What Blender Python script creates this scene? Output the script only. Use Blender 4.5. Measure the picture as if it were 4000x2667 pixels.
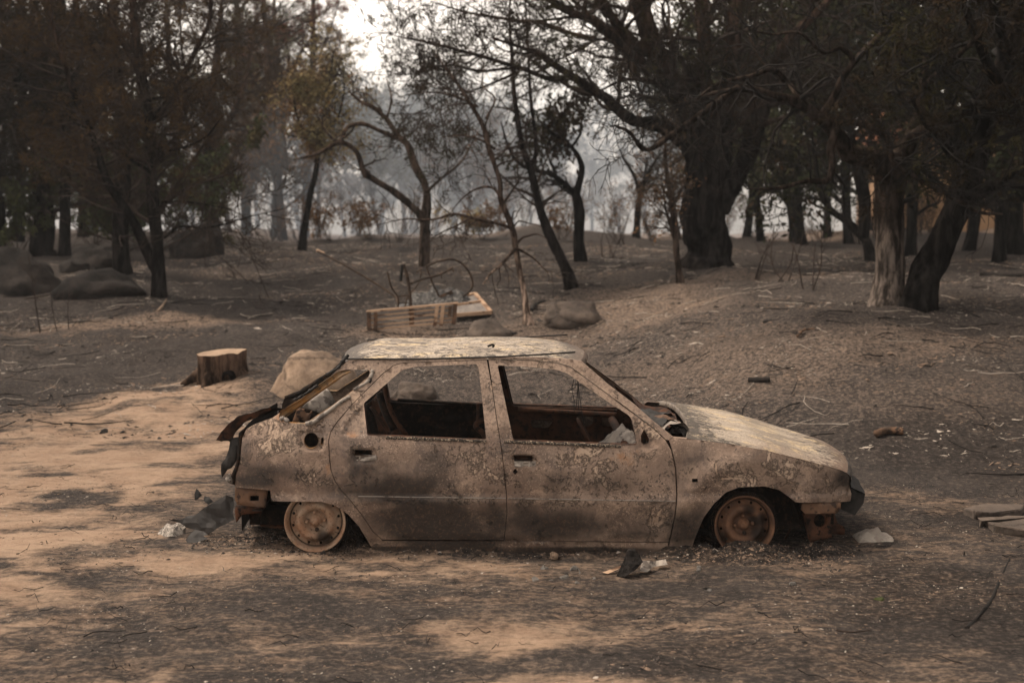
import bpy, bmesh, math, random
import numpy as np
from mathutils import Vector, Matrix, geometry

# ------------------------------------------------------------------ camera, sky, sun, exposure
for o in list(bpy.data.objects): bpy.data.objects.remove(o)
SC = bpy.context.scene
C = SC.collection
FPX, CXP, CYP, HCAM = 5555.6, 2000.0, 1333.5, 2.035
PITCH = math.atan((1333.5 - 816) / FPX)
cam = bpy.data.cameras.new('camera'); camo = bpy.data.objects.new('camera', cam); C.objects.link(camo)
camo.location = (0, 0, HCAM); camo.rotation_euler = (math.pi/2 - PITCH, 0, 0)
cam.lens = 50; cam.sensor_width = 36; cam.clip_end = 1000; cam.clip_start = 0.1
cam.dof.use_dof = True; cam.dof.focus_distance = 8.5; cam.dof.aperture_fstop = 2.4
SC.camera = camo

SUN_EL, SUN_AZ = math.radians(58), math.radians(283)      # azimuth: direction the sun stands in, clockwise from +Y
w = bpy.data.worlds.new('World'); SC.world = w; w.use_nodes = True
nt = w.node_tree; nt.nodes.clear()
sky = nt.nodes.new('ShaderNodeTexSky'); sky.sky_type = 'NISHITA'; sky.sun_disc = False
sky.sun_elevation = SUN_EL; sky.sun_rotation = SUN_AZ; sky.dust_density = 1.5; sky.air_density = 1.0; sky.ozone_density = 0.6
hs = nt.nodes.new('ShaderNodeHueSaturation'); hs.inputs['Saturation'].default_value = 0.12
tint = nt.nodes.new('ShaderNodeMix'); tint.data_type = 'RGBA'; tint.blend_type = 'MULTIPLY'; tint.inputs[0].default_value = 1.0
tint.inputs[7].default_value = (1.0, 0.885, 0.775, 1)
bg = nt.nodes.new('ShaderNodeBackground'); bg.inputs[1].default_value = 0.14
wo = nt.nodes.new('ShaderNodeOutputWorld')
nt.links.new(sky.outputs[0], hs.inputs['Color']); nt.links.new(hs.outputs[0], tint.inputs[6])
nt.links.new(tint.outputs[2], bg.inputs[0]); nt.links.new(bg.outputs[0], wo.inputs[0])
sun = bpy.data.lights.new('sun', 'SUN'); sun.energy = 1.5; sun.angle = math.radians(14); sun.color = (1.0, 0.85, 0.69)
suno = bpy.data.objects.new('sun', sun); C.objects.link(suno)
sd = Vector((math.sin(SUN_AZ)*math.cos(SUN_EL), math.cos(SUN_AZ)*math.cos(SUN_EL), math.sin(SUN_EL)))
suno.rotation_euler = sd.to_track_quat('Z', 'Y').to_euler(); suno.location = (0, 0, 30)
vs = SC.view_settings; vs.view_transform = 'Standard'; vs.look = 'None'; vs.gamma = 1; vs.exposure = 1.28; vs.use_curve_mapping = False
SC.render.engine = 'CYCLES'
cy = SC.cycles
cy.use_denoising = True
try: cy.denoiser = 'OPENIMAGEDENOISE'
except Exception: pass
cy.max_bounces = 6; cy.diffuse_bounces = 3; cy.glossy_bounces = 2; cy.transmission_bounces = 2; cy.volume_bounces = 1
cy.use_adaptive_sampling = True; cy.adaptive_threshold = 0.012
cy.volume_step_rate = 1.0

# ------------------------------------------------------------------ helpers
RNG = np.random.default_rng(7)
random.seed(5)
VIEW = {'S': (0, 0, 1), 'D': (0, 0, 1.70068), 'A1': (550, 1250, .63776), 'A2': (1900, 1250, .68027), 'A3': (0, 0, .59524),
        'A4': (1100, 0, .59524), 'A5': (2400, 0, .68027), 'A6': (1000, 900, .63776), 'A7': (0, 1250, .90386), 'A8': (2000, 2000, .85034),
        'B1': (800, 1320, .30612), 'B2': (550, 1750, .38265), 'B3': (1400, 1350, .2551), 'B4': (1900, 1380, .2551),
        'B5': (2450, 1550, .40816), 'B6': (1200, 950, .38265), 'B7': (0, 700, .38265), 'B8': (2900, 900, .46769)}
def S(v, *pts):                       # measured points to picture units
    ox, oy, k = VIEW[v]
    return [(ox + k*p[0], oy + k*p[1]) for p in pts]
CP, SP = math.cos(PITCH), math.sin(PITCH)
def ray(u, v):
    a = (u - CXP)/FPX; b = (v - CYP)/FPX
    return np.array([a, CP - b*SP, -SP - b*CP])
def at(u, v, Y):                      # the point at distance Y in front
    d = ray(u, v); t = Y/d[1]
    return np.array([d[0]*t, Y, HCAM + d[2]*t])
def depth(p): return p[1]*CP + (HCAM - p[2])*SP

def _smooth_table(ys, zs, sig):
    g = np.linspace(-60, 200, 5201); z = np.interp(g, ys, zs)
    k = np.arange(-120, 121)*0.05; kern = np.exp(-.5*(k/sig)**2); kern /= kern.sum()
    return g, np.convolve(np.pad(z, 120, mode='edge'), kern, mode='valid')
_gl = _smooth_table([-60, 10.5, 12, 14, 19, 22, 26, 36, 45, 60, 100, 200], [0, 0, .05, .2, .5, .72, .95, 1.13, 1.16, .95, .1, -1.5], .8)
_gr = _smooth_table([-60, 10, 11, 13, 15, 17, 20, 26, 36, 45, 60, 100, 200], [0, 0, .08, .45, .82, .94, 1.0, 1.03, 1.13, 1.16, .95, .1, -1.5], .5)
def smooth(a, b, x):
    t = np.clip((x - a)/(b - a), 0, 1); return t*t*(3 - 2*t)
def ground_z(x, y):
    s = smooth(.6, 3.6, x)
    z = np.interp(y, *_gl)*(1 - s) + np.interp(y, *_gr)*s
    f = smooth(11, 15, y)
    z = z + smooth(34, 44, y)*smooth(90, 60, y)*(.16*np.sin(x*.45 + 1.) + .10*np.sin(x*1.1 + .3) + .05*np.sin(2.3*x))
    return z + f*(.05*np.sin(x*1.3 + .7*y) + .035*np.sin(2.1*x - 1.7*y + 1) + .02*np.sin(3.7*x + 2.9*y))
def gp(u, v):                         # where the ground lies under a sight line
    d = ray(u, v); t = 3.0
    for _ in range(4000):
        p = d*t
        if HCAM + p[2] <= ground_z(p[0], p[1]): break
        t += .03
    return np.array([p[0], p[1], ground_z(p[0], p[1])])
def gD(x, y): return gp(x*1.70068, y*1.70068)

_perm = RNG.permutation(512)
def _hash(i, j, k):
    return _perm[(_perm[(_perm[i & 511] + j) & 511] + k) & 511]/511.0
def vnoise(P):
    P = np.asarray(P, float); I = np.floor(P).astype(int); f = P - I; f = f*f*(3 - 2*f)
    r = 0
    for a in (0, 1):
        for b in (0, 1):
            for c in (0, 1):
                wgt = (f[..., 0] if a else 1 - f[..., 0])*(f[..., 1] if b else 1 - f[..., 1])*(f[..., 2] if c else 1 - f[..., 2])
                r = r + wgt*_hash(I[..., 0] + a, I[..., 1] + b, I[..., 2] + c)
    return r*2 - 1
def fbm(P, oct=4, gain=.5):
    r = 0; a = 1; P = np.asarray(P, float)
    for i in range(oct):
        r = r + a*vnoise(P*(2**i) + 17.3*i); a *= gain
    return r

def mesh_np(name, V, F, mats=(), parent=None, smoothsh=True, fm=None, attrs=None, kind=None):
    V = np.asarray(V, np.float32).reshape(-1, 3); F = np.asarray(F, np.int32)
    me = bpy.data.meshes.new(name)
    me.vertices.add(len(V)); me.vertices.foreach_set('co', V.ravel())
    n = F.shape[1]
    me.loops.add(F.size); me.loops.foreach_set('vertex_index', F.ravel())
    me.polygons.add(len(F)); me.polygons.foreach_set('loop_start', np.arange(0, F.size, n, dtype=np.int32))
    if fm is not None: me.polygons.foreach_set('material_index', np.asarray(fm, np.int32))
    me.polygons.foreach_set('use_smooth', np.full(len(F), smoothsh))
    me.update(calc_edges=True); me.validate()
    for k, a in (attrs or {}).items():
        at_ = me.attributes.new(k, 'FLOAT', 'POINT'); at_.data.foreach_set('value', np.asarray(a, np.float32))
    return link(name, me, mats, parent, kind)
def link(name, me, mats=(), parent=None, kind=None):
    if not isinstance(mats, (list, tuple)): mats = [mats]
    for m in mats: me.materials.append(m)
    o = bpy.data.objects.new(name, me); C.objects.link(o)
    if parent is not None: o.parent = parent
    if kind: o['kind'] = kind
    return o
def bm_obj(name, bm, mats, parent=None, smoothsh=False, kind=None):
    me = bpy.data.meshes.new(name); bm.normal_update(); bm.to_mesh(me); bm.free()
    for p in me.polygons: p.use_smooth = smoothsh
    return link(name, me, mats, parent, kind)
def empty(name, loc, label, cat, group=None):
    o = bpy.data.objects.new(name, None); C.objects.link(o); o.location = loc; o.empty_display_size = .2
    return tag(o, label, cat, group)
def tag(o, label, cat, group=None):
    o['label'] = label; o['category'] = cat
    if group: o['group'] = group
    return o
def copy_tree(o, parent=None):
    c = o.copy(); C.objects.link(c); c.parent = parent
    for ch in list(o.children): copy_tree(ch, c)
    return c

# ---- node helper
class M:
    def __init__(s, name):
        s.m = bpy.data.materials.new(name); s.m.use_nodes = True; s.t = s.m.node_tree; s.t.nodes.clear()
        s.out = s.t.nodes.new('ShaderNodeOutputMaterial'); s.b = s.t.nodes.new('ShaderNodeBsdfPrincipled')
        s.t.links.new(s.b.outputs[0], s.out.inputs[0]); s.tc = s.t.nodes.new('ShaderNodeTexCoord')
        s.b.inputs['Specular IOR Level'].default_value = .2
    def put(s, sock, v):
        if hasattr(v, 'is_output'): s.t.links.new(v, sock)
        elif isinstance(v, (tuple, list)) and len(v) == 3 and sock.type == 'RGBA': sock.default_value = (*v, 1)
        else: sock.default_value = v
    def vec(s, scale=(1, 1, 1), loc=(0, 0, 0), src='Object', rot=(0, 0, 0)):
        n = s.t.nodes.new('ShaderNodeMapping'); n.inputs['Scale'].default_value = scale; n.inputs['Location'].default_value = loc
        n.inputs['Rotation'].default_value = rot
        s.t.links.new(s.tc.outputs[src], n.inputs[0]); return n.outputs[0]
    def noise(s, scale, detail=4, rough=.55, vec=None, dist=0):
        n = s.t.nodes.new('ShaderNodeTexNoise'); n.inputs['Scale'].default_value = scale; n.inputs['Detail'].default_value = detail
        n.inputs['Roughness'].default_value = rough; n.inputs['Distortion'].default_value = dist
        s.put(n.inputs['Vector'], vec if vec is not None else s.tc.outputs['Object']); return n.outputs[0]
    def vor(s, scale, vec=None, feat='F1', rand=1):
        n = s.t.nodes.new('ShaderNodeTexVoronoi'); n.feature = feat; n.inputs['Scale'].default_value = scale; n.inputs['Randomness'].default_value = rand
        s.put(n.inputs['Vector'], vec if vec is not None else s.tc.outputs['Object']); return n.outputs[0]
    def ramp(s, v, lo, hi, a=0., b=1.):
        n = s.t.nodes.new('ShaderNodeMapRange'); n.interpolation_type = 'SMOOTHSTEP'
        for i, x in enumerate((v, lo, hi, a, b)): s.put(n.inputs[i], x)
        return n.outputs[0]
    def math(s, op, a, b=0.):
        n = s.t.nodes.new('ShaderNodeMath'); n.operation = op; s.put(n.inputs[0], a); s.put(n.inputs[1], b); return n.outputs[0]
    def mix(s, f, a, b):
        n = s.t.nodes.new('ShaderNodeMix'); n.data_type = 'RGBA'; s.put(n.inputs[0], f); s.put(n.inputs[6], a); s.put(n.inputs[7], b); return n.outputs[2]
    def attr(s, name):
        n = s.t.nodes.new('ShaderNodeAttribute'); n.attribute_name = name; return n.outputs['Fac']
    def bump(s, h, strength=.5, dist=.01):
        n = s.t.nodes.new('ShaderNodeBump'); n.inputs['Strength'].default_value = strength; n.inputs['Distance'].default_value = dist
        s.put(n.inputs['Height'], h); s.t.links.new(n.outputs[0], s.b.inputs['Normal'])
    def col(s, c): s.put(s.b.inputs['Base Color'], c)
    def rough(s, c): s.put(s.b.inputs['Roughness'], c)
    def metal(s, c): s.put(s.b.inputs['Metallic'], c)

def rock(name, c1, c2, soot):
    m = M(name); n = m.noise(2.2, 10, .66, dist=.3); n2 = m.noise(14, 8, .72); v = m.vor(.85, m.vec((1, 1, 1.9), (.3, .7, .2)), 'DISTANCE_TO_EDGE'); wv = m.math('ADD', v, m.math('MULTIPLY', m.math('SUBTRACT', n2, .5), .22))
    c = m.mix(m.ramp(n, .36, .64), c1, c2); c = m.mix(m.math('MULTIPLY', m.ramp(n2, .45, .68), .6), c, tuple(.5*x for x in c1))
    c = m.mix(m.math('MULTIPLY', m.ramp(m.noise(1.3, 8, .7, m.vec(loc=(3, 8, 1))), .47, .66), .75), c, soot)
    ck = m.ramp(wv, .014, .0); c = m.mix(m.math('MULTIPLY', ck, .4), c, soot); m.col(c); m.rough(.95)
    m.bump(m.math('ADD', m.math('ADD', m.math('MULTIPLY', n, 1.2), m.math('MULTIPLY', n2, .5)), m.math('MULTIPLY', ck, -.5)), .9, .05); return m.m
def mottled(name, c1, c2, scale=8, rough=.9, bump=.4, bd=.01, c3=None, detail=6, stretch=(1, 1, 1)):
    m = M(name); v = m.vec(stretch)
    n = m.noise(scale, detail, .6, v); c = m.mix(m.ramp(n, .35, .65), c1, c2)
    if c3: c = m.mix(m.ramp(m.noise(scale*3.1, 5, .6, v), .52, .62), c, c3)
    m.col(c); m.rough(rough); m.bump(m.noise(scale*2.5, 6, .65, v), bump, bd); return m.m

# ---- car paint: burnt bare steel with peeling primer, rust, soot
def burnt_paint():
    m = M('burnt_paint')
    big = m.noise(1.6, 6, .6); mid = m.noise(4.2, 9, .66, m.vec(loc=(1, 7, 2)), dist=.4); fine = m.noise(60, 6, .7); grit = m.noise(170, 4, .7); blot = m.noise(9, 10, .74, m.vec(loc=(2, 5, 1)), dist=.5)
    c = m.mix(m.ramp(big, .38, .64), (.145, .094, .068), (.25, .176, .132))
    c = m.mix(m.math('MULTIPLY', m.ramp(mid, .52, .60), .7), c, (.092, .063, .049))
    c = m.mix(m.math('MULTIPLY', m.ramp(blot, .55, .60), .6), c, (.35, .245, .175))
    drift = m.ramp(m.noise(3.5, 6, .6, m.vec(loc=(4, 2, 7))), .46, .62)
    sp = m.math('MULTIPLY', m.ramp(fine, .53, .60), m.math('ADD', m.math('MULTIPLY', drift, .78), .2)); c = m.mix(sp, c, (.046, .034, .028))
    c = m.mix(m.math('MULTIPLY', m.ramp(grit, .54, .64), .4), c, (.055, .041, .034))
    lt = m.math('MULTIPLY', m.math('MULTIPLY', m.ramp(m.noise(90, 6, .72, m.vec(loc=(9, 9, 9))), .54, .62), m.ramp(m.noise(4, 5, .6, m.vec(loc=(1, 3, 8))), .44, .58)), .9); c = m.mix(lt, c, (.43, .31, .225))
    c = m.mix(m.math('MULTIPLY', m.ramp(m.math('ADD', m.attr('pale'), m.math('MULTIPLY', m.math('SUBTRACT', blot, .5), 1.4)), .15, .95), .75), c, m.mix(m.ramp(fine, .45, .6), (.35, .255, .19), (.20, .142, .107)))
    rs = m.ramp(m.math('ADD', m.attr('rust'), m.math('MULTIPLY', m.math('SUBTRACT', m.noise(18, 7, .72), .5), 1.7)), .36, .85)
    c = m.mix(m.math('MULTIPLY', rs, .7), c, (.29, .135, .055))
    # peeled flakes with dark curled edge
    fl = m.math('ADD', m.math('ADD', m.math('MULTIPLY', m.noise(8, 9, .72, dist=.7), .7), m.math('MULTIPLY', m.noise(45, 6, .75, dist=.5), .3)), m.math('MULTIPLY', m.attr('cream'), .17))
    edge = m.math('MULTIPLY', m.ramp(fl, .58, .594), m.ramp(fl, .632, .605, 0., 1.))
    inn = m.ramp(fl, .597, .61)
    c = m.mix(m.math('MULTIPLY', edge, .85), c, (.042, .031, .026))
    c = m.mix(m.math('MULTIPLY', inn, .88), c, m.mix(m.ramp(mid, .4, .6), (.47, .345, .255), (.37, .255, .18)))
    c = m.mix(m.math('MULTIPLY', m.math('MULTIPLY', inn, m.ramp(fine, .53, .6)), .5), c, (.10, .072, .055))
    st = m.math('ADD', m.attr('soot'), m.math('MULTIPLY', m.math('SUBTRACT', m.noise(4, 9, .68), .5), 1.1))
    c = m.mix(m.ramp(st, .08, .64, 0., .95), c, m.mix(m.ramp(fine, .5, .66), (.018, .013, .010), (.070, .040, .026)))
    m.col(c); m.rough(m.ramp(mid, .35, .65, .85, .5)); m.b.inputs['Specular IOR Level'].default_value = .4
    h = m.math('ADD', m.math('MULTIPLY', fine, .4), m.math('ADD', m.math('MULTIPLY', inn, -.6), m.math('ADD', m.math('MULTIPLY', edge, .9), m.math('MULTIPLY', mid, .8))))
    m.bump(h, 1., .005); return m.m
def ash_paint():                      # roof and bonnet: pale ash-grey with cream patches and black flaking
    m = M('ash_paint')
    n = m.noise(5, 6, .6, m.vec((.6, 1.2, 1))); k = m.noise(24, 8, .74, m.vec((.85, 1., 1)), dist=.5); y = m.noise(9, 7, .7, m.vec((.7, 1.1, 1), (3, 1, 0)))
    c = m.mix(m.ramp(n, .35, .65), (.22, .18, .14), (.40, .335, .265))
    c = m.mix(m.math('MULTIPLY', m.ramp(y, .53, .60), .8), c, (.55, .42, .25))
    s = m.math('ADD', k, m.math('MULTIPLY', m.attr('soot'), .3))
    bk = m.ramp(s, .53, .56); c = m.mix(m.math('MULTIPLY', bk, .9), c, (.035, .028, .022))
    c = m.mix(m.math('MULTIPLY', m.attr('rust'), .7), c, (.20, .125, .085))
    c = m.mix(m.math('MULTIPLY', m.ramp(m.noise(80, 6, .74), .51, .60), .8), c, (.075, .058, .047))
    m.col(c); m.rough(.6); m.b.inputs['Specular IOR Level'].default_value = .35; m.bump(m.math('ADD', m.math('MULTIPLY', bk, 1.), m.noise(80, 4)), .8, .003); return m.m
PAINT = burnt_paint(); ASHP = ash_paint()
SOOT = mottled('sooty_steel', (.004, .0035, .003), (.013, .009, .007), 12, .95, .5, .006, c3=(.032, .017, .010))
RUSTDK = mottled('dark_rust_steel', (.022, .012, .008), (.075, .033, .018), 9, .9, .5, .006, c3=(.010, .007, .006))
RUST = mottled('rusty_steel', (.085, .052, .036), (.145, .082, .05), 7, .85, .5, .005, c3=(.032, .021, .016))
OCHRE = mottled('ochre_rust', (.34, .17, .055), (.30, .215, .14), 8, .85, .4, .004, c3=(.12, .08, .05))
GREYM = mottled('grey_scale_metal', (.20, .175, .155), (.30, .26, .22), 7, .7, .3, .004, c3=(.09, .075, .065))
BLACKP = mottled('melted_black_plastic', (.007, .0065, .006), (.028, .025, .023), 12, .6, .6, .01)
WHITEASH = mottled('white_ash', (.36, .32, .28), (.17, .15, .13), 22, .9, .8, .01, c3=(.05, .045, .04))
def rim_mat(name, a, b, sx, sz, r0):
    m = M(name); n = m.noise(9, 6, .6)
    c = m.mix(m.ramp(n, .35, .65), a, b)
    c = m.mix(m.math('MULTIPLY', m.ramp(m.noise(70, 4), .56, .66), .6), c, (.06, .03, .018))
    c = m.mix(m.ramp(m.attr('soot'), .15, .8, 0., .93), c, (.012, .008, .006))
    m.col(c); m.rough(.75); m.metal(.0); m.bump(m.noise(60, 5), .4, .003); return m.m
RIMA = rim_mat('rusty_rim_pale', (.235, .13, .078), (.29, .21, .15), 0, 0, 0)
RIMB = rim_mat('rusty_rim_dark', (.145, .075, .043), (.075, .040, .026), 0, 0, 0)

# ------------------------------------------------------------------ the ground
def in_poly(px, py, poly):
    r = np.zeros(np.shape(px), bool); n = len(poly)
    for i in range(n):
        x0, y0 = poly[i]; x1, y1 = poly[(i+1) % n]
        if y0 == y1: continue
        c = ((y0 > py) != (y1 > py)) & (px < (x1 - x0)*(py - y0)/(y1 - y0) + x0); r ^= c
    return r
def sdist(px, py, poly):              # positive inside
    d = np.full(np.shape(px), 1e9); n = len(poly)
    for i in range(n):
        x0, y0 = poly[i]; x1, y1 = poly[(i+1) % n]; dx, dy = x1-x0, y1-y0
        t = np.clip(((px-x0)*dx + (py-y0)*dy)/max(dx*dx+dy*dy, 1e-9), 0, 1)
        d = np.minimum(d, np.hypot(px-x0-t*dx, py-y0-t*dy))
    return np.where(in_poly(px, py, poly), d, -d)
def axis(dense0, dense1, step, far0, far1, growth):
    a = list(np.arange(dense0, dense1 + 1e-6, step)); s = step; x = a[-1]
    while x < far1: s *= growth; x += s; a.append(min(x, far1))
    s = step; x = a[0]; pre = []
    while x > far0: s *= growth; x -= s; pre.append(max(x, far0))
    return np.array(pre[::-1] + a)
gx = axis(-4.2, 4.2, .04, -120, 120, 1.045); gy = axis(5.0, 12.5, .04, -12, 150, 1.028)
GX, GY = np.meshgrid(gx, gy); gxf, gyf = GX.ravel(), GY.ravel()
P2 = np.stack([gxf, gyf, 0*gxf], 1)
def gblobs(pts): return [tuple(gD(*p)[:2]) for p in pts]
wx = gxf + .35*fbm(P2*.9, 4) + .10*fbm(P2*5, 3); wy = gyf + .45*fbm(P2*.9 + 40, 4) + .10*fbm(P2*5 + 9, 3)
sandpoly = gblobs([(-300, 985), (0, 960), (200, 925), (430, 868), (560, 868), (600, 900), (650, 950), (560, 1010), (560, 1120), (380, 1180), (420, 1250), (640, 1270),
                   (900, 1262), (1330, 1285), (1330, 1325), (1120, 1370), (800, 1385), (520, 1345), (330, 1345), (200, 1420), (160, 1500), (330, 1568), (-200, 1568)])
sand = smooth(-.55, .55, sdist(wx, wy, sandpoly))
def ell(cx, cy, rx, ry):              # soft oval on the ground, given by its centre and two rim points
    c = gD(cx, cy); ex = abs(gD(cx+rx, cy)[0] - c[0]); ey = .5*abs(gD(cx, cy-ry)[1] - gD(cx, cy+ry)[1])
    return 1 - smooth(.45, 1.25, np.hypot((wx-c[0])/ex, (wy-c[1])/ey))
ashk = 0*sand
for e, k in [((230, 1128, 120, 24), .95), ((210, 1275, 130, 55), .6), ((330, 1165, 120, 22), .45), ((110, 1005, 120, 14), .3), ((420, 1010, 140, 16), .45), ((130, 870, 260, 20), .7),
             ((300, 940, 160, 12), .55), ((560, 970, 80, 16), .5), ((60, 1070, 60, 10), .35), ((420, 1420, 180, 22), .6), ((900, 1470, 420, 50), .5), ((350, 1480, 150, 18), .7), ((770, 1358, 30, 9), .6), ((540, 1060, 90, 12), .45)]:
    ashk = np.maximum(ashk, k*ell(*e))
streak = fbm(np.stack([gxf*1.1 + .5*gyf, gyf*2.2 - .3*gxf, 0*gxf + 3], 1)*1.5, 6, .6)
ashk = np.maximum(ashk, np.clip(.75*smooth(-.1, .8, streak), 0, 1))
patch = fbm(np.stack([gxf*1.1, gyf*1.6, 0*gxf + 8], 1)*1.5, 5)
sand = np.clip(sand*(1 - ashk), 0, 1)
fore = np.maximum(.95*ell(1330, 1480, 330, 90), .9*ell(800, 1550, 650, 45)); fore = np.maximum(fore, .6*ell(1000, 1420, 500, 40)); fore = np.maximum(fore, .55*ell(1750, 1450, 250, 50)); fore = np.maximum(fore, .5*ell(2150, 1500, 200, 60))
sand = np.maximum(sand, fore*smooth(-.35, .55, patch))
sand = np.maximum(sand, .75*ell(520, 868, 80, 14)); sand = np.maximum(sand, .45*ell(1800, 1330, 500, 45)*smooth(-.4, .5, patch))
sand = np.maximum(sand, .4*ell(2150, 1160, 230, 40))
sand = np.maximum(sand, .24*smooth(10.3, 8.6, gyf)*smooth(-.8, .3, patch) + .10*smooth(10.3, 9, gyf))
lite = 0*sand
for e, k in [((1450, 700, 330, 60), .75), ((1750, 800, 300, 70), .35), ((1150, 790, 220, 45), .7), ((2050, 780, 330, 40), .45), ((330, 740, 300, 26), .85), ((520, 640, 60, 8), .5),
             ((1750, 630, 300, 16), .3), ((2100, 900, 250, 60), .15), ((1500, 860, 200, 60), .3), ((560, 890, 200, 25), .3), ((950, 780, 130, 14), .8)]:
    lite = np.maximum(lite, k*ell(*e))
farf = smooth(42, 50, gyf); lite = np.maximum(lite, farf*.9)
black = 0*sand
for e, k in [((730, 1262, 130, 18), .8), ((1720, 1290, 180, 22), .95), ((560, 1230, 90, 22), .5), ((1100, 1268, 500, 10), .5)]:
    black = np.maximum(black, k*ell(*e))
black = np.maximum(black, .9*smooth(19, 25, gyf)*(1 - farf)); black = np.maximum(black, .5*ell(2150, 720, 330, 60)); black = np.maximum(black, .55*ell(700, 720, 420, 40)); black = np.maximum(black, .7*ell(2200, 1000, 330, 90)); black = np.maximum(black, .85*ell(2250, 1420, 330, 120)); black = np.maximum(black, .5*ell(1750, 1540, 400, 40)); black = np.maximum(black, .6*ell(2300, 1200, 150, 60)); black = np.maximum(black, .4*ell(450, 800, 420, 40)); black = np.maximum(black, .5*ell(640, 660, 300, 50))  # ovals at the right also paint in the darkening towards the edge
micro = .016*fbm(P2*2.2, 4) + .006*fbm(P2*11, 3)
heap = .05*ell(735, 1255, 150, 22) + .05*ell(1720, 1275, 180, 20) + .05*ell(560, 1225, 90, 22) + .02*ell(1150, 1258, 420, 9)
gz = ground_z(gxf, gyf) + micro*np.clip(1 + .6*smooth(11, 16, gyf) , 0, 2) + heap*(.7 + .6*fbm(P2*14, 3))
gz += smooth(11, 17, gyf)*smooth(60, 40, gyf)*.03*fbm(P2*3.3, 4)
nx, ny = len(gx), len(gy)
idx = np.arange(nx*ny).reshape(ny, nx)
gF = np.stack([idx[:-1, :-1], idx[:-1, 1:], idx[1:, 1:], idx[1:, :-1]], -1).reshape(-1, 4)
def ground_mat():
    m = M('burnt_ground')
    n1 = m.noise(3.5, 8, .65); n2 = m.noise(28, 6, .7); n3 = m.noise(150, 5, .75); n4 = m.noise(420, 3, .7)
    st = m.noise(4.5, 10, .74, m.vec((1, 2.8, 1)), dist=.3)
    ash = m.mix(m.ramp(n1, .35, .68), (.023, .0208, .0198), (.044, .0375, .034))
    ash = m.mix(m.ramp(n2, .46, .68), ash, (.086, .070, .061))
    ash = m.mix(m.math('MULTIPLY', m.ramp(n3, .53, .66), .6), ash, (.030, .025, .023))
    ash = m.mix(m.math('MULTIPLY', m.ramp(n4, .56, .66), .5), ash, (.22, .175, .145))
    sd_ = m.mix(m.ramp(n1, .3, .7), (.29, .195, .135), (.375, .268, .190))
    sd_ = m.mix(m.math('MULTIPLY', m.ramp(n3, .50, .68), .55), sd_, (.21, .148, .108))
    sd_ = m.mix(m.math('MULTIPLY', m.ramp(n4, .55, .66), .4), sd_, (.13, .095, .075))
    br = m.math('ADD', m.math('MULTIPLY', st, .55), m.math('ADD', m.math('MULTIPLY', n2, .3), m.math('MULTIPLY', n3, .15)))
    sa = m.math('ADD', m.attr('sand'), m.math('MULTIPLY', m.math('SUBTRACT', br, .52), 3.2))
    c = m.mix(m.ramp(sa, .05, 1.05), ash, sd_)
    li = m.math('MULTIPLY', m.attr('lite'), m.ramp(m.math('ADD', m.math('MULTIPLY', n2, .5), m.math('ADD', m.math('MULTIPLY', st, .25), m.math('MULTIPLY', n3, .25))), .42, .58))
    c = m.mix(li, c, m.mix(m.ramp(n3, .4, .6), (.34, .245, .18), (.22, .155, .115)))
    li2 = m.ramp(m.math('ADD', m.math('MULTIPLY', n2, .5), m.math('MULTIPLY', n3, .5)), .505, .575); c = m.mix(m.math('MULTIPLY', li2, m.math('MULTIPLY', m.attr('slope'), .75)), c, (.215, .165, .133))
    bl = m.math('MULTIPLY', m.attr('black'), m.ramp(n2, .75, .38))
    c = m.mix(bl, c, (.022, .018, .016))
    wsp = m.ramp(m.noise(260, 2, .5), .74, .77); c = m.mix(m.math('MULTIPLY', wsp, .45), c, (.50, .43, .36))
    m.col(c); m.rough(.95); m.b.inputs['Specular IOR Level'].default_value = .08
    m.bump(m.math('ADD', n2, m.math('MULTIPLY', n3, .8)), .8, .02); return m.m
GROUND = ground_mat()
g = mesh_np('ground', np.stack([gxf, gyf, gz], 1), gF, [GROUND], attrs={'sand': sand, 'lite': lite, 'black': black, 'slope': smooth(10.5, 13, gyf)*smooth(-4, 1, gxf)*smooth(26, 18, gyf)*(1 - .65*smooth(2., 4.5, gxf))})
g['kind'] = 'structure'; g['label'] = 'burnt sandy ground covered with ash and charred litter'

# ------------------------------------------------------------------ the burnt car
Y0 = 8.25; HALF = .845; YC = Y0 + HALF
_sz = np.array([-.05, .03, .07, .10, .16, .24, .325, .338, .352, .40, .50, .60, .66, .72, .78, 1.15, 1.3])
_so = np.array([.085, .07, .058, .044, .034, .018, .0, .001, .015, .006, .002, .012, .026, .048, .072, .238, .33])
def side_off(x, z):
    o = np.interp(z, _sz, _so)
    f = np.clip((x - 1.15)/.85, 0, 1.3); o = o + .15*f**2.3
    r = np.clip((-1.15 - x)/.55, 0, 1.3); o = o + .10*r**2.2
    arch = np.hypot(x - 1.38, (z - .19)); o = o - .022*np.exp(-((arch - .37)/.06)**2)*smooth(.10, .3, z)
    return o
def side_pt(u, v):
    Y = Y0 + .05
    for _ in range(12):
        p = at(u, v, Y); Y = Y0 + float(side_off(p[0], p[2]))
    return p
def XZ(view, *pts): return [tuple(side_pt(u, v)[[0, 2]]) for u, v in S(view, *pts)]
def densify(loop, st):
    out = []
    n = len(loop)
    for i in range(n):
        a = np.array(loop[i]); b = np.array(loop[(i+1) % n]); k = max(1, int(math.ceil(np.linalg.norm(b-a)/st)))
        out += [tuple(a + (b-a)*j/k) for j in range(k)]
    return out
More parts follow.
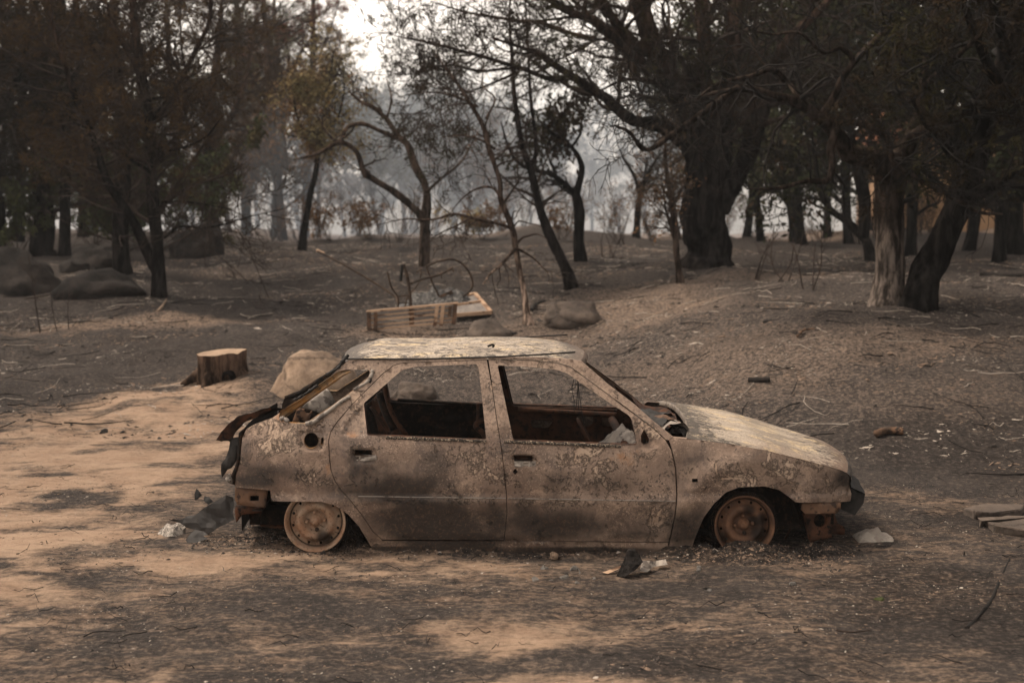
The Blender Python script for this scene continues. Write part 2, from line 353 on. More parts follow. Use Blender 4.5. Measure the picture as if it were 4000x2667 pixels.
def rounded(loop, r=.012, n=3):
    out = []; L = len(loop)
    for i in range(L):
        p = np.array(loop[i]); a = np.array(loop[i-1]); b = np.array(loop[(i+1) % L])
        da, db = np.linalg.norm(a-p), np.linalg.norm(b-p); ra, rb = min(r, da*.45), min(r, db*.45)
        A = p + (a-p)/max(da, 1e-6)*ra; B = p + (b-p)/max(db, 1e-6)*rb
        for k in range(n+1):
            t = k/n; out.append(tuple((1-t)**2*A + 2*t*(1-t)*p + t*t*B))
    return out
def area(l): return .5*sum(l[i][0]*l[(i+1) % len(l)][1] - l[(i+1) % len(l)][0]*l[i][1] for i in range(len(l)))
def shrink(loop, d):
    s = 1 if area(loop) > 0 else -1; out = []; L = len(loop)
    for i in range(L):
        p = np.array(loop[i]); a = np.array(loop[i-1]); b = np.array(loop[(i+1) % L])
        e1 = (p-a)/max(np.linalg.norm(p-a), 1e-9); e2 = (b-p)/max(np.linalg.norm(b-p), 1e-9)
        nrm = np.array([-(e1[1]+e2[1]), e1[0]+e2[0]])*s; l = np.linalg.norm(nrm)
        out.append(tuple(p + nrm/max(l, 1e-9)*d))
    return out
def ellipse(cx, cz, rx, rz, n=20): return [(cx + rx*math.cos(2*math.pi*k/n), cz + rz*math.sin(2*math.pi*k/n)) for k in range(n)]
STAIN = {'soot': [], 'cream': [], 'rust': [], 'pale': []}
def stain(kind, view, u, v, ru, rv, k):
    (a, b), (c, d) = S(view, (u, v), (u+ru, v+rv)); p = side_pt(a, b); q = side_pt(c, d)
    STAIN[kind].append((p[0], p[2], abs(q[0]-p[0]), abs(q[2]-p[2]), k))
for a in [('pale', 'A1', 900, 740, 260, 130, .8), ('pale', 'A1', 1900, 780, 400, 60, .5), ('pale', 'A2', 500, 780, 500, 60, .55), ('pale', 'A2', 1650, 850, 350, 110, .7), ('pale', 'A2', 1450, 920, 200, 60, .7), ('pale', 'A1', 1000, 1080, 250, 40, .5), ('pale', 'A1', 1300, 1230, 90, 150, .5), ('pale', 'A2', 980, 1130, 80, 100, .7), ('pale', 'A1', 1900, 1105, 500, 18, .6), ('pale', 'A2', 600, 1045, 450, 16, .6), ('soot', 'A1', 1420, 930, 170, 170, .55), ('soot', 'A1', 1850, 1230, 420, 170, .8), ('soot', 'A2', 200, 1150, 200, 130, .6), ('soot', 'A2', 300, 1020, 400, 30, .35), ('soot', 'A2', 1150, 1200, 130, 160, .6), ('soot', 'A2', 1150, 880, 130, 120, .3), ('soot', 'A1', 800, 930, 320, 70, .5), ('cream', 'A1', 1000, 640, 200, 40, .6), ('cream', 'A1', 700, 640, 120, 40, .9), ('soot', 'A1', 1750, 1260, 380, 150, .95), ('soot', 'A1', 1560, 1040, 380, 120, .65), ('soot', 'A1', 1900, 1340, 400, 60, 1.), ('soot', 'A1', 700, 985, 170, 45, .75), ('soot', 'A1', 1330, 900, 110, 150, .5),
          ('soot', 'A2', 60, 1150, 110, 140, .7), ('soot', 'A2', 480, 1170, 460, 110, .6), ('soot', 'A2', 800, 1230, 260, 35, .5), ('soot', 'A2', 2080, 900, 90, 60, .75), ('soot', 'A2', 1560, 800, 120, 50, .25),
          ('soot', 'A1', 1600, 1402, 900, 22, .95), ('soot', 'A2', 500, 1325, 560, 22, 1.), ('soot', 'A1', 2230, 900, 30, 480, .35), ('soot', 'A1', 1450, 470, 70, 60, .2), ('soot', 'A1', 680, 1090, 130, 60, .5), ('soot', 'A1', 650, 800, 40, 200, .3),  # first two: sooty sill, with the shadow gap at its foot painted in
          ('soot', 'A1', 1750, 860, 260, 130, .28), ('soot', 'A2', 560, 930, 460, 80, .35), ('soot', 'A2', 1180, 760, 200, 90, .22), ('soot', 'A2', 2000, 960, 150, 50, .3), ('soot', 'A1', 1080, 740, 60, 60, .25),
          ('cream', 'A1', 860, 720, 180, 110, .75), ('cream', 'A1', 1050, 960, 160, 60, .4), ('cream', 'A1', 2090, 880, 140, 190, .5), ('cream', 'A1', 1650, 1110, 180, 22, .8), ('cream', 'A1', 2000, 1110, 230, 25, .6),
          ('cream', 'A2', 620, 800, 300, 80, .5), ('cream', 'A2', 700, 940, 320, 100, .35), ('cream', 'A2', 980, 1120, 70, 80, .75), ('cream', 'A2', 380, 1050, 260, 16, .6), ('cream', 'A2', 1500, 900, 240, 70, .7),
          ('cream', 'A2', 1700, 830, 250, 90, .45), ('cream', 'A2', 1900, 960, 200, 80, .4), ('cream', 'A1', 2140, 420, 40, 150, .5), ('cream', 'A1', 1280, 470, 160, 140, .5), ('cream', 'A2', 900, 600, 170, 90, .4), ('cream', 'A2', 60, 900, 60, 100, .5),
          ('rust', 'A1', 700, 1060, 140, 40, .9), ('rust', 'A1', 870, 590, 70, 40, .9), ('rust', 'A1', 1140, 930, 40, 60, .75), ('rust', 'A1', 1280, 700, 60, 25, .7), ('rust', 'A2', 800, 790, 120, 70, .6), ('rust', 'A1', 800, 760, 60, 60, .4),
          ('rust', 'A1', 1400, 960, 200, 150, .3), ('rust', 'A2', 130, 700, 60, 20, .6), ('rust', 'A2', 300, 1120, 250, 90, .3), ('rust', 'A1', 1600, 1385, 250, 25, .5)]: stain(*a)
def stains(x, z):
    out = {}
    for k, l in STAIN.items():
        a = np.zeros(len(x))
        for (px, pz, rx, rz, s) in l: a = np.maximum(a, s*np.exp(-(((x-px)/rx)**2 + ((z-pz)/rz)**2)*.9))
        out[k] = a
    out['pale'] = np.maximum(out['pale'], .75*smooth(.66, .80, z))
    return out
CARX = .15
car = empty('burnt_car', (CARX, YC, 0), 'burnt-out five-door hatchback shell with bare rusty rims resting in ash', 'car')
def panel(name, outline, holes=(), recess=(), mat=PAINT, mirror=False, inset=.0, gap=.002, ret=.028, hret=.05, grid=.022, rnd=.0, parent=car, hole_mat=None, extra=None, smoothsh=True):
    """A pressed-steel skin lying on the body's curved side; outline and holes in side-view metres."""
    ol = shrink(outline, gap) if gap else list(outline)
    if rnd: ol = rounded(ol, rnd)
    ol = densify(ol, grid); hl = [densify(h, grid) for h in holes]
    rl = []
    for lp, d in recess:
        a = densify(lp, grid*.8); rl.append((a, densify(shrink(lp, .006), grid*.8), d))
    V = []; E = []
    for lp in [ol] + hl + [a for a, b, d in rl] + [b for a, b, d in rl]:
        k = len(V); V += lp; E += [(k+i, k+(i+1) % len(lp)) for i in range(len(lp))]
    A = np.array(V); x0, z0 = A.min(0); x1, z1 = A.max(0)
    gx_, gz_ = np.meshgrid(np.arange(x0+grid/2, x1, grid), np.arange(z0+grid/2, z1, grid)); q = np.stack([gx_.ravel(), gz_.ravel()], 1)
    q = q + RNG.uniform(-.002, .002, q.shape)
    keep = sdist(q[:, 0], q[:, 1], ol) > grid*.35
    for h in hl: keep &= sdist(q[:, 0], q[:, 1], h) < -grid*.35
    for a, b, d in rl:
        keep &= np.abs(sdist(q[:, 0], q[:, 1], a)) > .007
    V += [tuple(t) for t in q[keep]]
    vo, eo, fo, *_ = geometry.delaunay_2d_cdt([Vector(t) for t in V], E, [], 0, 1e-5)
    v2 = np.array([(t.x, t.y) for t in vo]); f = np.array([t for t in fo if len(t) == 3])
    cen = v2[f].mean(1); ok = in_poly(cen[:, 0], cen[:, 1], ol)
    for h in hl: ok &= ~in_poly(cen[:, 0], cen[:, 1], h)
    f = f[ok]
    x, z = v2[:, 0], v2[:, 1]; y = side_off(x, z) + inset
    for a, b, d in rl:
        y = y + d*(sdist(x, z, b) > -.0008)
    y = y + .0075*fbm(np.stack([x*3, z*4, 0*x + 3.3], 1), 4)
    if extra is not None: y = y + extra(x, z)
    # consistent winding towards the outside (-Y)
    e1 = v2[f[:, 1]] - v2[f[:, 0]]; e2 = v2[f[:, 2]] - v2[f[:, 0]]; cr = e1[:, 0]*e2[:, 1] - e1[:, 1]*e2[:, 0]
    f[cr < 0] = f[cr < 0][:, ::-1]
    VV = [np.stack([x, y, z], 1)]; FF = [f]; FM = [np.zeros(len(f), int)]; n = len(x)
    for lp, dpt, mi in [(ol, ret, 0)] + [(h, hret, 1 if hole_mat else 0) for h in hl]:
        if dpt <= 0: continue
        L = np.array(lp); yy = side_off(L[:, 0], L[:, 1]) + inset; m = len(L)
        c_ = L.mean(0); inn = L
        VV += [np.stack([L[:, 0], yy, L[:, 1]], 1), np.stack([inn[:, 0], yy + dpt, inn[:, 1]], 1)]
        i = np.arange(m); j = (i+1) % m
        FF += [np.stack([n+i, n+j, n+m+j], 1), np.stack([n+i, n+m+j, n+m+i], 1)]; FM += [np.full(2*m, mi)]
        n += 2*m
    P = np.concatenate(VV); F = np.concatenate(FF); FM = np.concatenate(FM)
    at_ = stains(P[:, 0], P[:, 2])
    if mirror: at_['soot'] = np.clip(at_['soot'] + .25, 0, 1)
    W = P.copy(); W[:, 1] = (P[:, 1] - HALF) if not mirror else (HALF - P[:, 1]); W[:, 0] -= CARX
    if mirror: F = F[:, ::-1]
    return mesh_np(name, W, F, [mat] + ([hole_mat] if hole_mat else []), parent, smoothsh, FM, at_)

def car_mesh(name, V, F, mat, parent=car, smoothsh=True, at_=None, kind=None):     # V in world metres
    V = np.array(V, float).copy(); V -= np.array([CARX, YC, 0])
    return mesh_np(name, V, F, mat if isinstance(mat, list) else [mat], parent, smoothsh, None, at_, kind)

# ---- traced outlines (side view)
seam_q = [(1480, 1345), (1420, 1290), (1360, 1200), (1290, 1110), (1235, 1050), (1190, 985), (1165, 920), (1155, 850), (1150, 740), (1165, 680), (1200, 625), (1300, 510), (1400, 410), (1480, 330), (1545, 280), (1600, 262)]
rear_edge = [(1272, 243), (1205, 300), (1130, 372), (1040, 440), (930, 515), (800, 600), (700, 635), (645, 665), (620, 720), (608, 860), (580, 950), (575, 1022)]
SEAMQ = XZ('A1', *seam_q)
quarter = XZ('A1', *rear_edge) + XZ('A1', (790, 1043), (797, 1108), (900, 1112), (1105, 1112), (1190, 1135), (1270, 1190), (1335, 1262), (1385, 1345), (1425, 1418), (1480, 1418)) + SEAMQ + XZ('A1', (2120, 243), (2120, 232), (1700, 232))
qwin = rounded(XZ('B1', (940, 1020), (965, 930), (1250, 765), (1450, 598), (1700, 425), (1790, 405), (2090, 398), (2108, 430), (2090, 490), (1850, 700), (1600, 880), (1400, 1010), (1290, 1092), (1050, 1078)), .008)
fill_c = XZ('B1', (1355, 1310))[0]
filler = ellipse(fill_c[0], fill_c[1], .043, .043, 24)
slot = XZ('B1', (1485, 1275), (1515, 1265), (1505, 1355), (1475, 1365))
fill_rec = rounded(XZ('B1', (1200, 1185), (1515, 1185), (1530, 1300), (1500, 1440), (1290, 1440), (1205, 1380)), .02)
rdoor = list(reversed(SEAMQ)) + []
rdoor = XZ('A1', (1600, 262), (2120, 243), (2150, 400), (2185, 640), (2205, 760), (2225, 920), (2240, 1080), (2243, 1180), (2225, 1347)) + SEAMQ[:-1]
rwin = rounded(XZ('A1', (1366, 508), (1470, 420), (1560, 340), (1605, 303), (1690, 284), (2055, 268), (2068, 290), (2090, 480), (2115, 735), (1388, 704)), .012)
plate = rounded(XZ('A1', (1238, 700), (1250, 640), (1358, 522), (1372, 560), (1376, 712), (1330, 716)), .01)
rhandle = rounded(XZ('A1', (1288, 788), (1440, 786), (1452, 835), (1440, 872), (1310, 870), (1290, 840)), .012)
rslot = XZ('A1', (1310, 796), (1412, 796), (1414, 832), (1310, 826))
fd_front = [(480, 268), (560, 326), (700, 428), (850, 540), (960, 622), (1030, 688), (1062, 745), (1085, 850), (1092, 1000), (1082, 1120), (1048, 1272)]
fdoor = XZ('A2', (10, 226), (280, 233), (400, 246)) + XZ('A2', *fd_front) + XZ('A2', (100, 1267)) + XZ('A1', (2225, 1347), (2243, 1180), (2240, 1080), (2225, 920), (2205, 760), (2185, 640), (2150, 400))
fwin = rounded(XZ('A2', (64, 260), (250, 268), (400, 284), (465, 306), (560, 374), (700, 470), (815, 545), (832, 565), (864, 717), (155, 690)), .012)
mirr_rec = rounded(XZ('A2', (848, 560), (985, 705), (990, 728), (965, 742), (880, 736)), .012)
tear = rounded(XZ('A2', (905, 628), (889, 662), (888, 700), (905, 714), (930, 704), (934, 682)), .004)
fhandle = rounded(XZ('A2', (150, 772), (275, 775), (296, 805), (285, 845), (165, 842), (143, 800)), .012)
fslot = XZ('A2', (158, 778), (262, 780), (264, 808), (160, 806))
diamond = XZ('A2', (165, 852), (180, 870), (165, 886), (152, 870))
hood_seam = [(1068, 672), (1200, 684), (1400, 710), (1600, 744), (1800, 794), (1950, 836), (2070, 874)]
fender = XZ('A2', (1048, 690), *hood_seam) + XZ('A2', (2090, 905), (2083, 930), (2098, 995), (2092, 1040), (2030, 1046), (1775, 1046), (1738, 1018), (1680, 976), (1600, 956), (1450, 960), (1380, 988), (1310, 1052), (1250, 1132), (1203, 1240), (1172, 1335), (1042, 1337), (1052, 1272), (1084, 1120), (1095, 1000), (1087, 850), (1065, 745))
frep = XZ('A2', (1182, 911), (1212, 911), (1212, 929), (1182, 929))
sill = XZ('A1', (1425, 1420), (1482, 1350), (2225, 1350)) + XZ('A2', (1045, 1276), (1038, 1337), (700, 1345), (100, 1335)) + XZ('A1', (1800, 1412))
pillar = XZ('A2', (470, 222), (548, 236), (700, 368), (860, 490), (960, 580), (1072, 668), (1048, 690), (1030, 686), (960, 619), (850, 537), (700, 425), (560, 323), (480, 265), (400, 243), (280, 230), (10, 223), (8, 213), (300, 213))

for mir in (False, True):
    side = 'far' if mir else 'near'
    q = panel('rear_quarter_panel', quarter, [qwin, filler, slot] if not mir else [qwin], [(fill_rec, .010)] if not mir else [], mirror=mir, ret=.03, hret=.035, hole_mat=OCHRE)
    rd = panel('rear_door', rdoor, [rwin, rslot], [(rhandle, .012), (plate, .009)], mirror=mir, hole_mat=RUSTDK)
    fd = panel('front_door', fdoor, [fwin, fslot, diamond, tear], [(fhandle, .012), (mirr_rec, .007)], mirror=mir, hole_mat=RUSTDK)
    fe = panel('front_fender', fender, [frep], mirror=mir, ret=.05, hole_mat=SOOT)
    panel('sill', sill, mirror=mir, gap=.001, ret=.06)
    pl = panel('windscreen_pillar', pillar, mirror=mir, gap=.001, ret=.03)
    if mir: pl.location = (-.03, 0, -.03)                     # moved back and down, closer behind the near pillar
    # inner skins of the doors, sooty, with pressed openings
    lowr = [p for p in rdoor]
    def inner(nm, outl, win, openings, rec, par):
        o = panel('inner_panel', outl, [shrink(win, -.012)] + openings, rec, mat=SOOT if nm == 'r' else RUSTDK, mirror=mir, inset=.075, gap=.014, ret=.02, hret=.02, grid=.03, parent=par)
        return o
    c1 = XZ('A1', (1700, 900), (1960, 900), (1960, 1000), (1700, 980)); c2 = XZ('A1', (1780, 760), (1960, 775), (1955, 850), (1790, 840))
    inner('r', rdoor, rwin, [], [(rounded(c1, .03), .02), (rounded(c2, .02), -.012)], rd)
    c3 = rounded(XZ('A2', (270, 800), (430, 806), (400, 860), (285, 858)), .02); sp = XZ('A2', (650, 800))[0]
    c4 = rounded(XZ('A2', (760, 770), (840, 775), (838, 850), (765, 846)), .015)
    inner('f', fdoor, fwin, [c3, c4, ellipse(sp[0], sp[1], .055, .055)], [(ellipse(sp[0], sp[1], .085, .085), -.012)], fd)
    # sill ledge bar of each door's window, inner side
    for (a, b), par in (((rwin[-1], rwin[-4]), rd),): pass

# bare hinge bolts on the rear door's corner plate
def lathe_np(prof, n, axis_o, ax='y'):
    prof = np.array(prof); a = np.arange(n)*2*math.pi/n; m = len(prof)
    V = np.zeros((m, n, 3)); V[..., 0] = prof[:, 0:1]*np.cos(a); V[..., 2] = prof[:, 0:1]*np.sin(a); V[..., 1] = prof[:, 1:2]
    i = np.arange(m*n).reshape(m, n); j = np.roll(i, -1, 1)
    F = np.stack([i[:-1], j[:-1], j[1:], i[1:]], -1).reshape(-1, 4)
    return V.reshape(-1, 3) + np.array(axis_o), F
rdn = [o for o in car.children if o.name.startswith('rear_door')][0]
for p in XZ('A1', (1325, 575), (1257, 668), (1347, 685)):
    y = Y0 + float(side_off(p[0], p[1])) + .009
    V, F = lathe_np([(.0001, .004), (.0035, .003), (.004, -.003), (.008, -.003), (.009, .003)], 10, (p[0], y, p[1])); car_mesh('bolt', V, F, GREYM, rdn)
# perished rubber and trim along the window bases
def strip_side(name, view, a, b, hgt, prot, mat, parent, n=40, wob=.25):
    (u0, v0), (u1, v1) = S(view, a, b); V = []; 
    for i in range(n+1):
        t = i/n; p = side_pt(u0 + (u1-u0)*t, v0 + (v1-v0)*t); h = hgt*(1 + wob*(random.random()*2-1)); k = prot*(1 + wob*(random.random()*2-1))
        x, z = p[0], p[2]; o = Y0 + float(side_off(x, z))
        V += [(x, o + .004, z + h), (x, o - k, z + h*.9), (x, o - k, z), (x, o + .004, z - h*.1)]
    F = [(4*i+j, 4*i+4+j, 4*i+5+j, 4*i+1+j) for i in range(n) for j in range(3)]
    return car_mesh(name, V, F, mat, parent)
SEAL = mottled('charred_seal', (.02, .017, .015), (.06, .05, .042), 30, .85, .8, .006, c3=(.38, .30, .22))
fdn = [o for o in car.children if o.name.startswith('front_door')][0]
strip_side('window_seal', 'B3', (420, 1425), (1960, 1480), .016, .006, SEAL, rdn)
strip_side('window_seal', 'B4', (270, 1370), (2060, 1440), .017, .006, SEAL, fdn)
strip_side('rub_strip_edge', 'A1', (1330, 1080), (2235, 1092), .004, .004, GREYM, rdn)
strip_side('rub_strip_edge', 'A2', (125, 1025), (1085, 1040), .004, .004, GREYM, fdn)
def crumple(name, V, F, mat, parent=car, at_=None): return car_mesh(name, V, F, mat, parent, True, at_)
# broken handle mechanisms
for pts, par in ((XZ('A1', (1315, 800), (1440, 800), (1445, 862), (1320, 862)), rdn), (XZ('A2', (160, 785), (285, 785), (285, 842), (160, 842)), fdn)):
    A = np.array(pts); x0, z0 = A.min(0); x1, z1 = A.max(0)
    gx_, gz_ = np.meshgrid(np.linspace(x0, x1, 22), np.linspace(z0, z0 + (z1-z0)*.55, 9)); yy = Y0 + side_off(gx_, gz_) + .010 - .013*np.clip(fbm(np.stack([gx_*38, gz_*45, 0*gx_], -1), 3)*1.3, -.3, 1)
    i = np.arange(22*9).reshape(9, 22); F = np.stack([i[:-1, :-1], i[:-1, 1:], i[1:, 1:], i[1:, :-1]], -1).reshape(-1, 4)
    car_mesh('handle_remains', np.stack([gx_.ravel(), yy.ravel(), gz_.ravel()], 1), F, GREYM, par)
# fuel filler pipe
fy = Y0 + float(side_off(*fill_c)) + .012
V, F = lathe_np([(.044, 0), (.044, .10), (.03, .12), (.0001, .12)], 24, (fill_c[0], fy, fill_c[1])); qn = [o for o in car.children if o.name.startswith('rear_quarter')][0]
car_mesh('filler_pipe', V, F, SOOT, qn)
# rusty inner return of the rear side window: the band along the hatch pillar
bo = [side_pt(*p) for p in S('B1', (925, 1015), (960, 930), (1250, 765), (1450, 598), (1700, 425), (1800, 405))]
bi = [at(p[0], p[1], Y0 + .22) for p in S('B1', (1010, 1040), (1090, 975), (1330, 800), (1530, 660), (1780, 480), (1880, 430))]
V = bo + bi; F = [(i, i+1, 7+i, 6+i) for i in range(5)]
bm_ = np.array(V); bm_[:6, 1] += .01
# subdivide the band for shading
T = np.linspace(0, 1, 26); A_ = np.array([[np.interp(t*5, range(6), bm_[:6, k]) for k in range(3)] for t in T]); B_ = np.array([[np.interp(t*5, range(6), bm_[6:, k]) for k in range(3)] for t in T])
W = np.linspace(0, 1, 7); G = A_[None]*(1-W[:, None, None]) + B_[None]*W[:, None, None]; G[..., 1] += .02*np.sin(W*math.pi*2)[:, None]
i = np.arange(26*7).reshape(7, 26); F = np.stack([i[:-1, :-1], i[:-1, 1:], i[1:, 1:], i[1:, :-1]], -1).reshape(-1, 4)
car_mesh('window_flange', G.reshape(-1, 3), F, OCHRE, qn)
GM = G.copy(); GM[..., 1] = 2*YC - G[..., 1]; car_mesh('window_flange', GM.reshape(-1, 3), F[:, ::-1], SOOT)
# melted glass run-off on the rear pillar: a bent grey strip and a curl
def tube_np(P, R, k=8, cap=True):
    P = np.asarray(P, float); R = np.broadcast_to(np.asarray(R, float), (len(P),)); n = len(P)
    T = np.gradient(P, axis=0); T /= np.linalg.norm(T, axis=1)[:, None] + 1e-9
    up = np.array([0, 0, 1.]) if abs(T[0, 2]) < .9 else np.array([1., 0, 0])
    V = []; a = np.arange(k)*2*math.pi/k; N = np.cross(T[0], up); N /= np.linalg.norm(N)
    for i in range(n):
        N = N - T[i]*N.dot(T[i]); N /= np.linalg.norm(N) + 1e-9; Bn = np.cross(T[i], N)
        V.append(P[i] + R[i]*(np.cos(a)[:, None]*N + np.sin(a)[:, None]*Bn))
    V = np.concatenate(V); i = np.arange(n*k).reshape(n, k); j = np.roll(i, -1, 1)
    F = np.stack([i[:-1], j[:-1], j[1:], i[1:]], -1).reshape(-1, 4); F = np.concatenate([F[:, [0, 1, 2]], F[:, [0, 2, 3]]])
    if cap:
        V = np.concatenate([V, P[:1], P[-1:]]); c0, c1 = n*k, n*k+1
        q = np.arange(k); F = np.concatenate([F, np.stack([np.roll(q, -1), q, 0*q + c0], 1), np.stack([(n-1)*k + q, (n-1)*k + np.roll(q, -1), 0*q + c1], 1)])
    return V, F
def catmull(pts, n):
    pts = np.asarray(pts, float); m = len(pts)
    if m < 3: return np.array([pts[0] + (pts[-1]-pts[0])*t for t in np.linspace(0, 1, n)])
    ext = np.concatenate([[2*pts[0]-pts[1]], pts, [2*pts[-1]-pts[-2]]]); out = []
    for s in np.linspace(0, m-1-1e-6, n):
        i = int(s); t = s - i; p0, p1, p2, p3 = ext[i:i+4]
        out.append(.5*(2*p1 + (p2-p0)*t + (2*p0-5*p1+4*p2-p3)*t*t + (3*p1-p0-3*p2+p3)*t**3))
    return np.array(out)
def side_tube(name, view, pts, r, out, mat, parent=car, n=24, rvar=0):
    P = [side_pt(*p) - np.array([0, out, 0]) for p in S(view, *pts)]; P = catmull(P, n)
    R = r*(1 + rvar*vnoise(np.stack([np.arange(n)*.6, np.zeros(n)+1.5, np.zeros(n)+len(name)], 1)))
    V, F = tube_np(P, R, 7); return car_mesh(name, V, F, mat, parent)
side_tube('melted_glass_strip', 'B1', [(1290, 1090), (1400, 1060), (1600, 915), (1740, 810), (1860, 740)], .012, .012, GREYM, qn, rvar=.3)
side_tube('melted_glass_curl', 'B1', [(2140, 400), (2130, 470), (2070, 560), (1990, 610), (1900, 660)], .010, .006, GREYM, qn, rvar=.5)
side_tube('melted_glass_curl', 'B1', [(2110, 480), (2120, 540), (2100, 570)], .006, .006, BLACKP, qn, rvar=.5)
side_tube('melted_glass_curl', 'B1', [(960, 1040), (1000, 1020), (1070, 1060)], .012, .006, GREYM, qn, rvar=.5)
side_tube('charred_hatch_seal', 'B1', [(1830, 215), (1750, 310), (1700, 380), (1560, 460), (1560, 455)], .009, .004, BLACKP, qn, 40, rvar=.9)
side_tube('charred_hatch_seal', 'B1', [(1440, 600), (1330, 680), (1200, 760), (1130, 790)], .007, .004, BLACKP, qn, 30, rvar=1.)
# roof
def roof_loft():
    tl = S('A6', (548, 800), (700, 797), (1000, 795), (1400, 789), (1700, 792), (1850, 800), (1930, 818), (1968, 832))
    E = np.array([side_pt(*p) for p in tl]); E[:, 1] -= .004
    n, m = 70, 30
    s = np.linspace(0, 1, n); cum = np.concatenate([[0], np.cumsum(np.linalg.norm(np.diff(E, axis=0), axis=1))]); cum /= cum[-1]
    X = np.interp(s, cum, E[:, 0]); Y = np.interp(s, cum, E[:, 1]); Z = np.interp(s, cum, E[:, 2])
    t = np.linspace(-1, 1, m)
    crown = .052*smooth(0, .12, s)*(1 - .55*smooth(.75, 1, s))
    V = np.zeros((n, m, 3)); w_ = YC - Y
    V[..., 1] = YC + t[None]*w_[:, None]
    V[..., 0] = X[:, None] + (np.where(s > .8, .07*((s-.8)/.2)**2, 0) - np.where(s < .12, .05*(1 - s/.12), 0))[:, None]*(1 - t[None]**2)
    V[..., 2] = Z[:, None] + crown[:, None]*(1 - np.abs(t[None])**2.6) + .0035*fbm(V*np.array([6, 6, 1]), 3) - .010*(fbm(V*np.array([1.6, 1.6, 0]) + 4, 2)*(1 - t[None]**4) + .4)
    V[..., 2] += .012*smooth(.0, .1, 1-np.abs(t))[None]   # raised edge by the drip channel
    i = np.arange(n*m).reshape(n, m); F = np.stack([i[:-1, :-1], i[1:, :-1], i[1:, 1:], i[:-1, 1:]], -1).reshape(-1, 4)
    ss = np.repeat(s, m); so = .45*smooth(.12, 0, ss) + .5*smooth(.9, 1, ss) + .55*np.tile(smooth(.82, 1, np.abs(t)), n)*(.5 + .5*fbm(V.reshape(-1, 3)*9, 2))
    r = car_mesh('roof', V.reshape(-1, 3), F, ASHP, car, True, {'soot': so, 'rust': .5*smooth(.94, 1, ss)})
    # folded header rails front and rear
    for nm, k, dx, dz in (('windscreen_header', -1, .025, -.055), ('hatch_header', 0, -.02, -.05)):
        e = V[k]; V2 = np.concatenate([e, e + np.array([dx, 0, dz*.4]), e + np.array([dx*.6, 0, dz]), e + np.array([-dx*1.5, 0, dz])])
        i = np.arange(4*m).reshape(4, m); F2 = np.stack([i[:-1, :-1], i[:-1, 1:], i[1:, 1:], i[1:, :-1]], -1).reshape(-1, 4)
        car_mesh(nm, V2, F2, PAINT if k else SOOT, r, True, {'soot': np.full(len(V2), .35), 'cream': np.full(len(V2), .3), 'rust': np.zeros(len(V2)), 'pale': np.full(len(V2), .4)})
    return r
roof = roof_loft()
# headlining underside closes the roof a little below
Pt = catmull([side_pt(*p) + np.array([0, -.004, .004]) for p in S('A6', (555, 791), (1000, 790), (1400, 780), (1700, 766), (1955, 749))], 50)
Pt[-14:, 2] += np.linspace(0, .0, 14); V, F = tube_np(Pt, .0055, 6); car_mesh('drip_trim', V, F, BLACKP, roof)
Pf = Pt.copy(); Pf[:, 1] = 2*YC - Pt[:, 1]; V, F = tube_np(Pf, .0055, 6); car_mesh('drip_trim', V, F, BLACKP, roof)
V, F = tube_np(catmull([side_pt(*p) + np.array([0, .13 + .02*k, .03]) for k, p in enumerate(S('A6', (1420, 752), (1440, 744), (1455, 752), (1448, 762)))], 12), .007, 5); car_mesh('aerial_stub', V, F, BLACKP, roof)
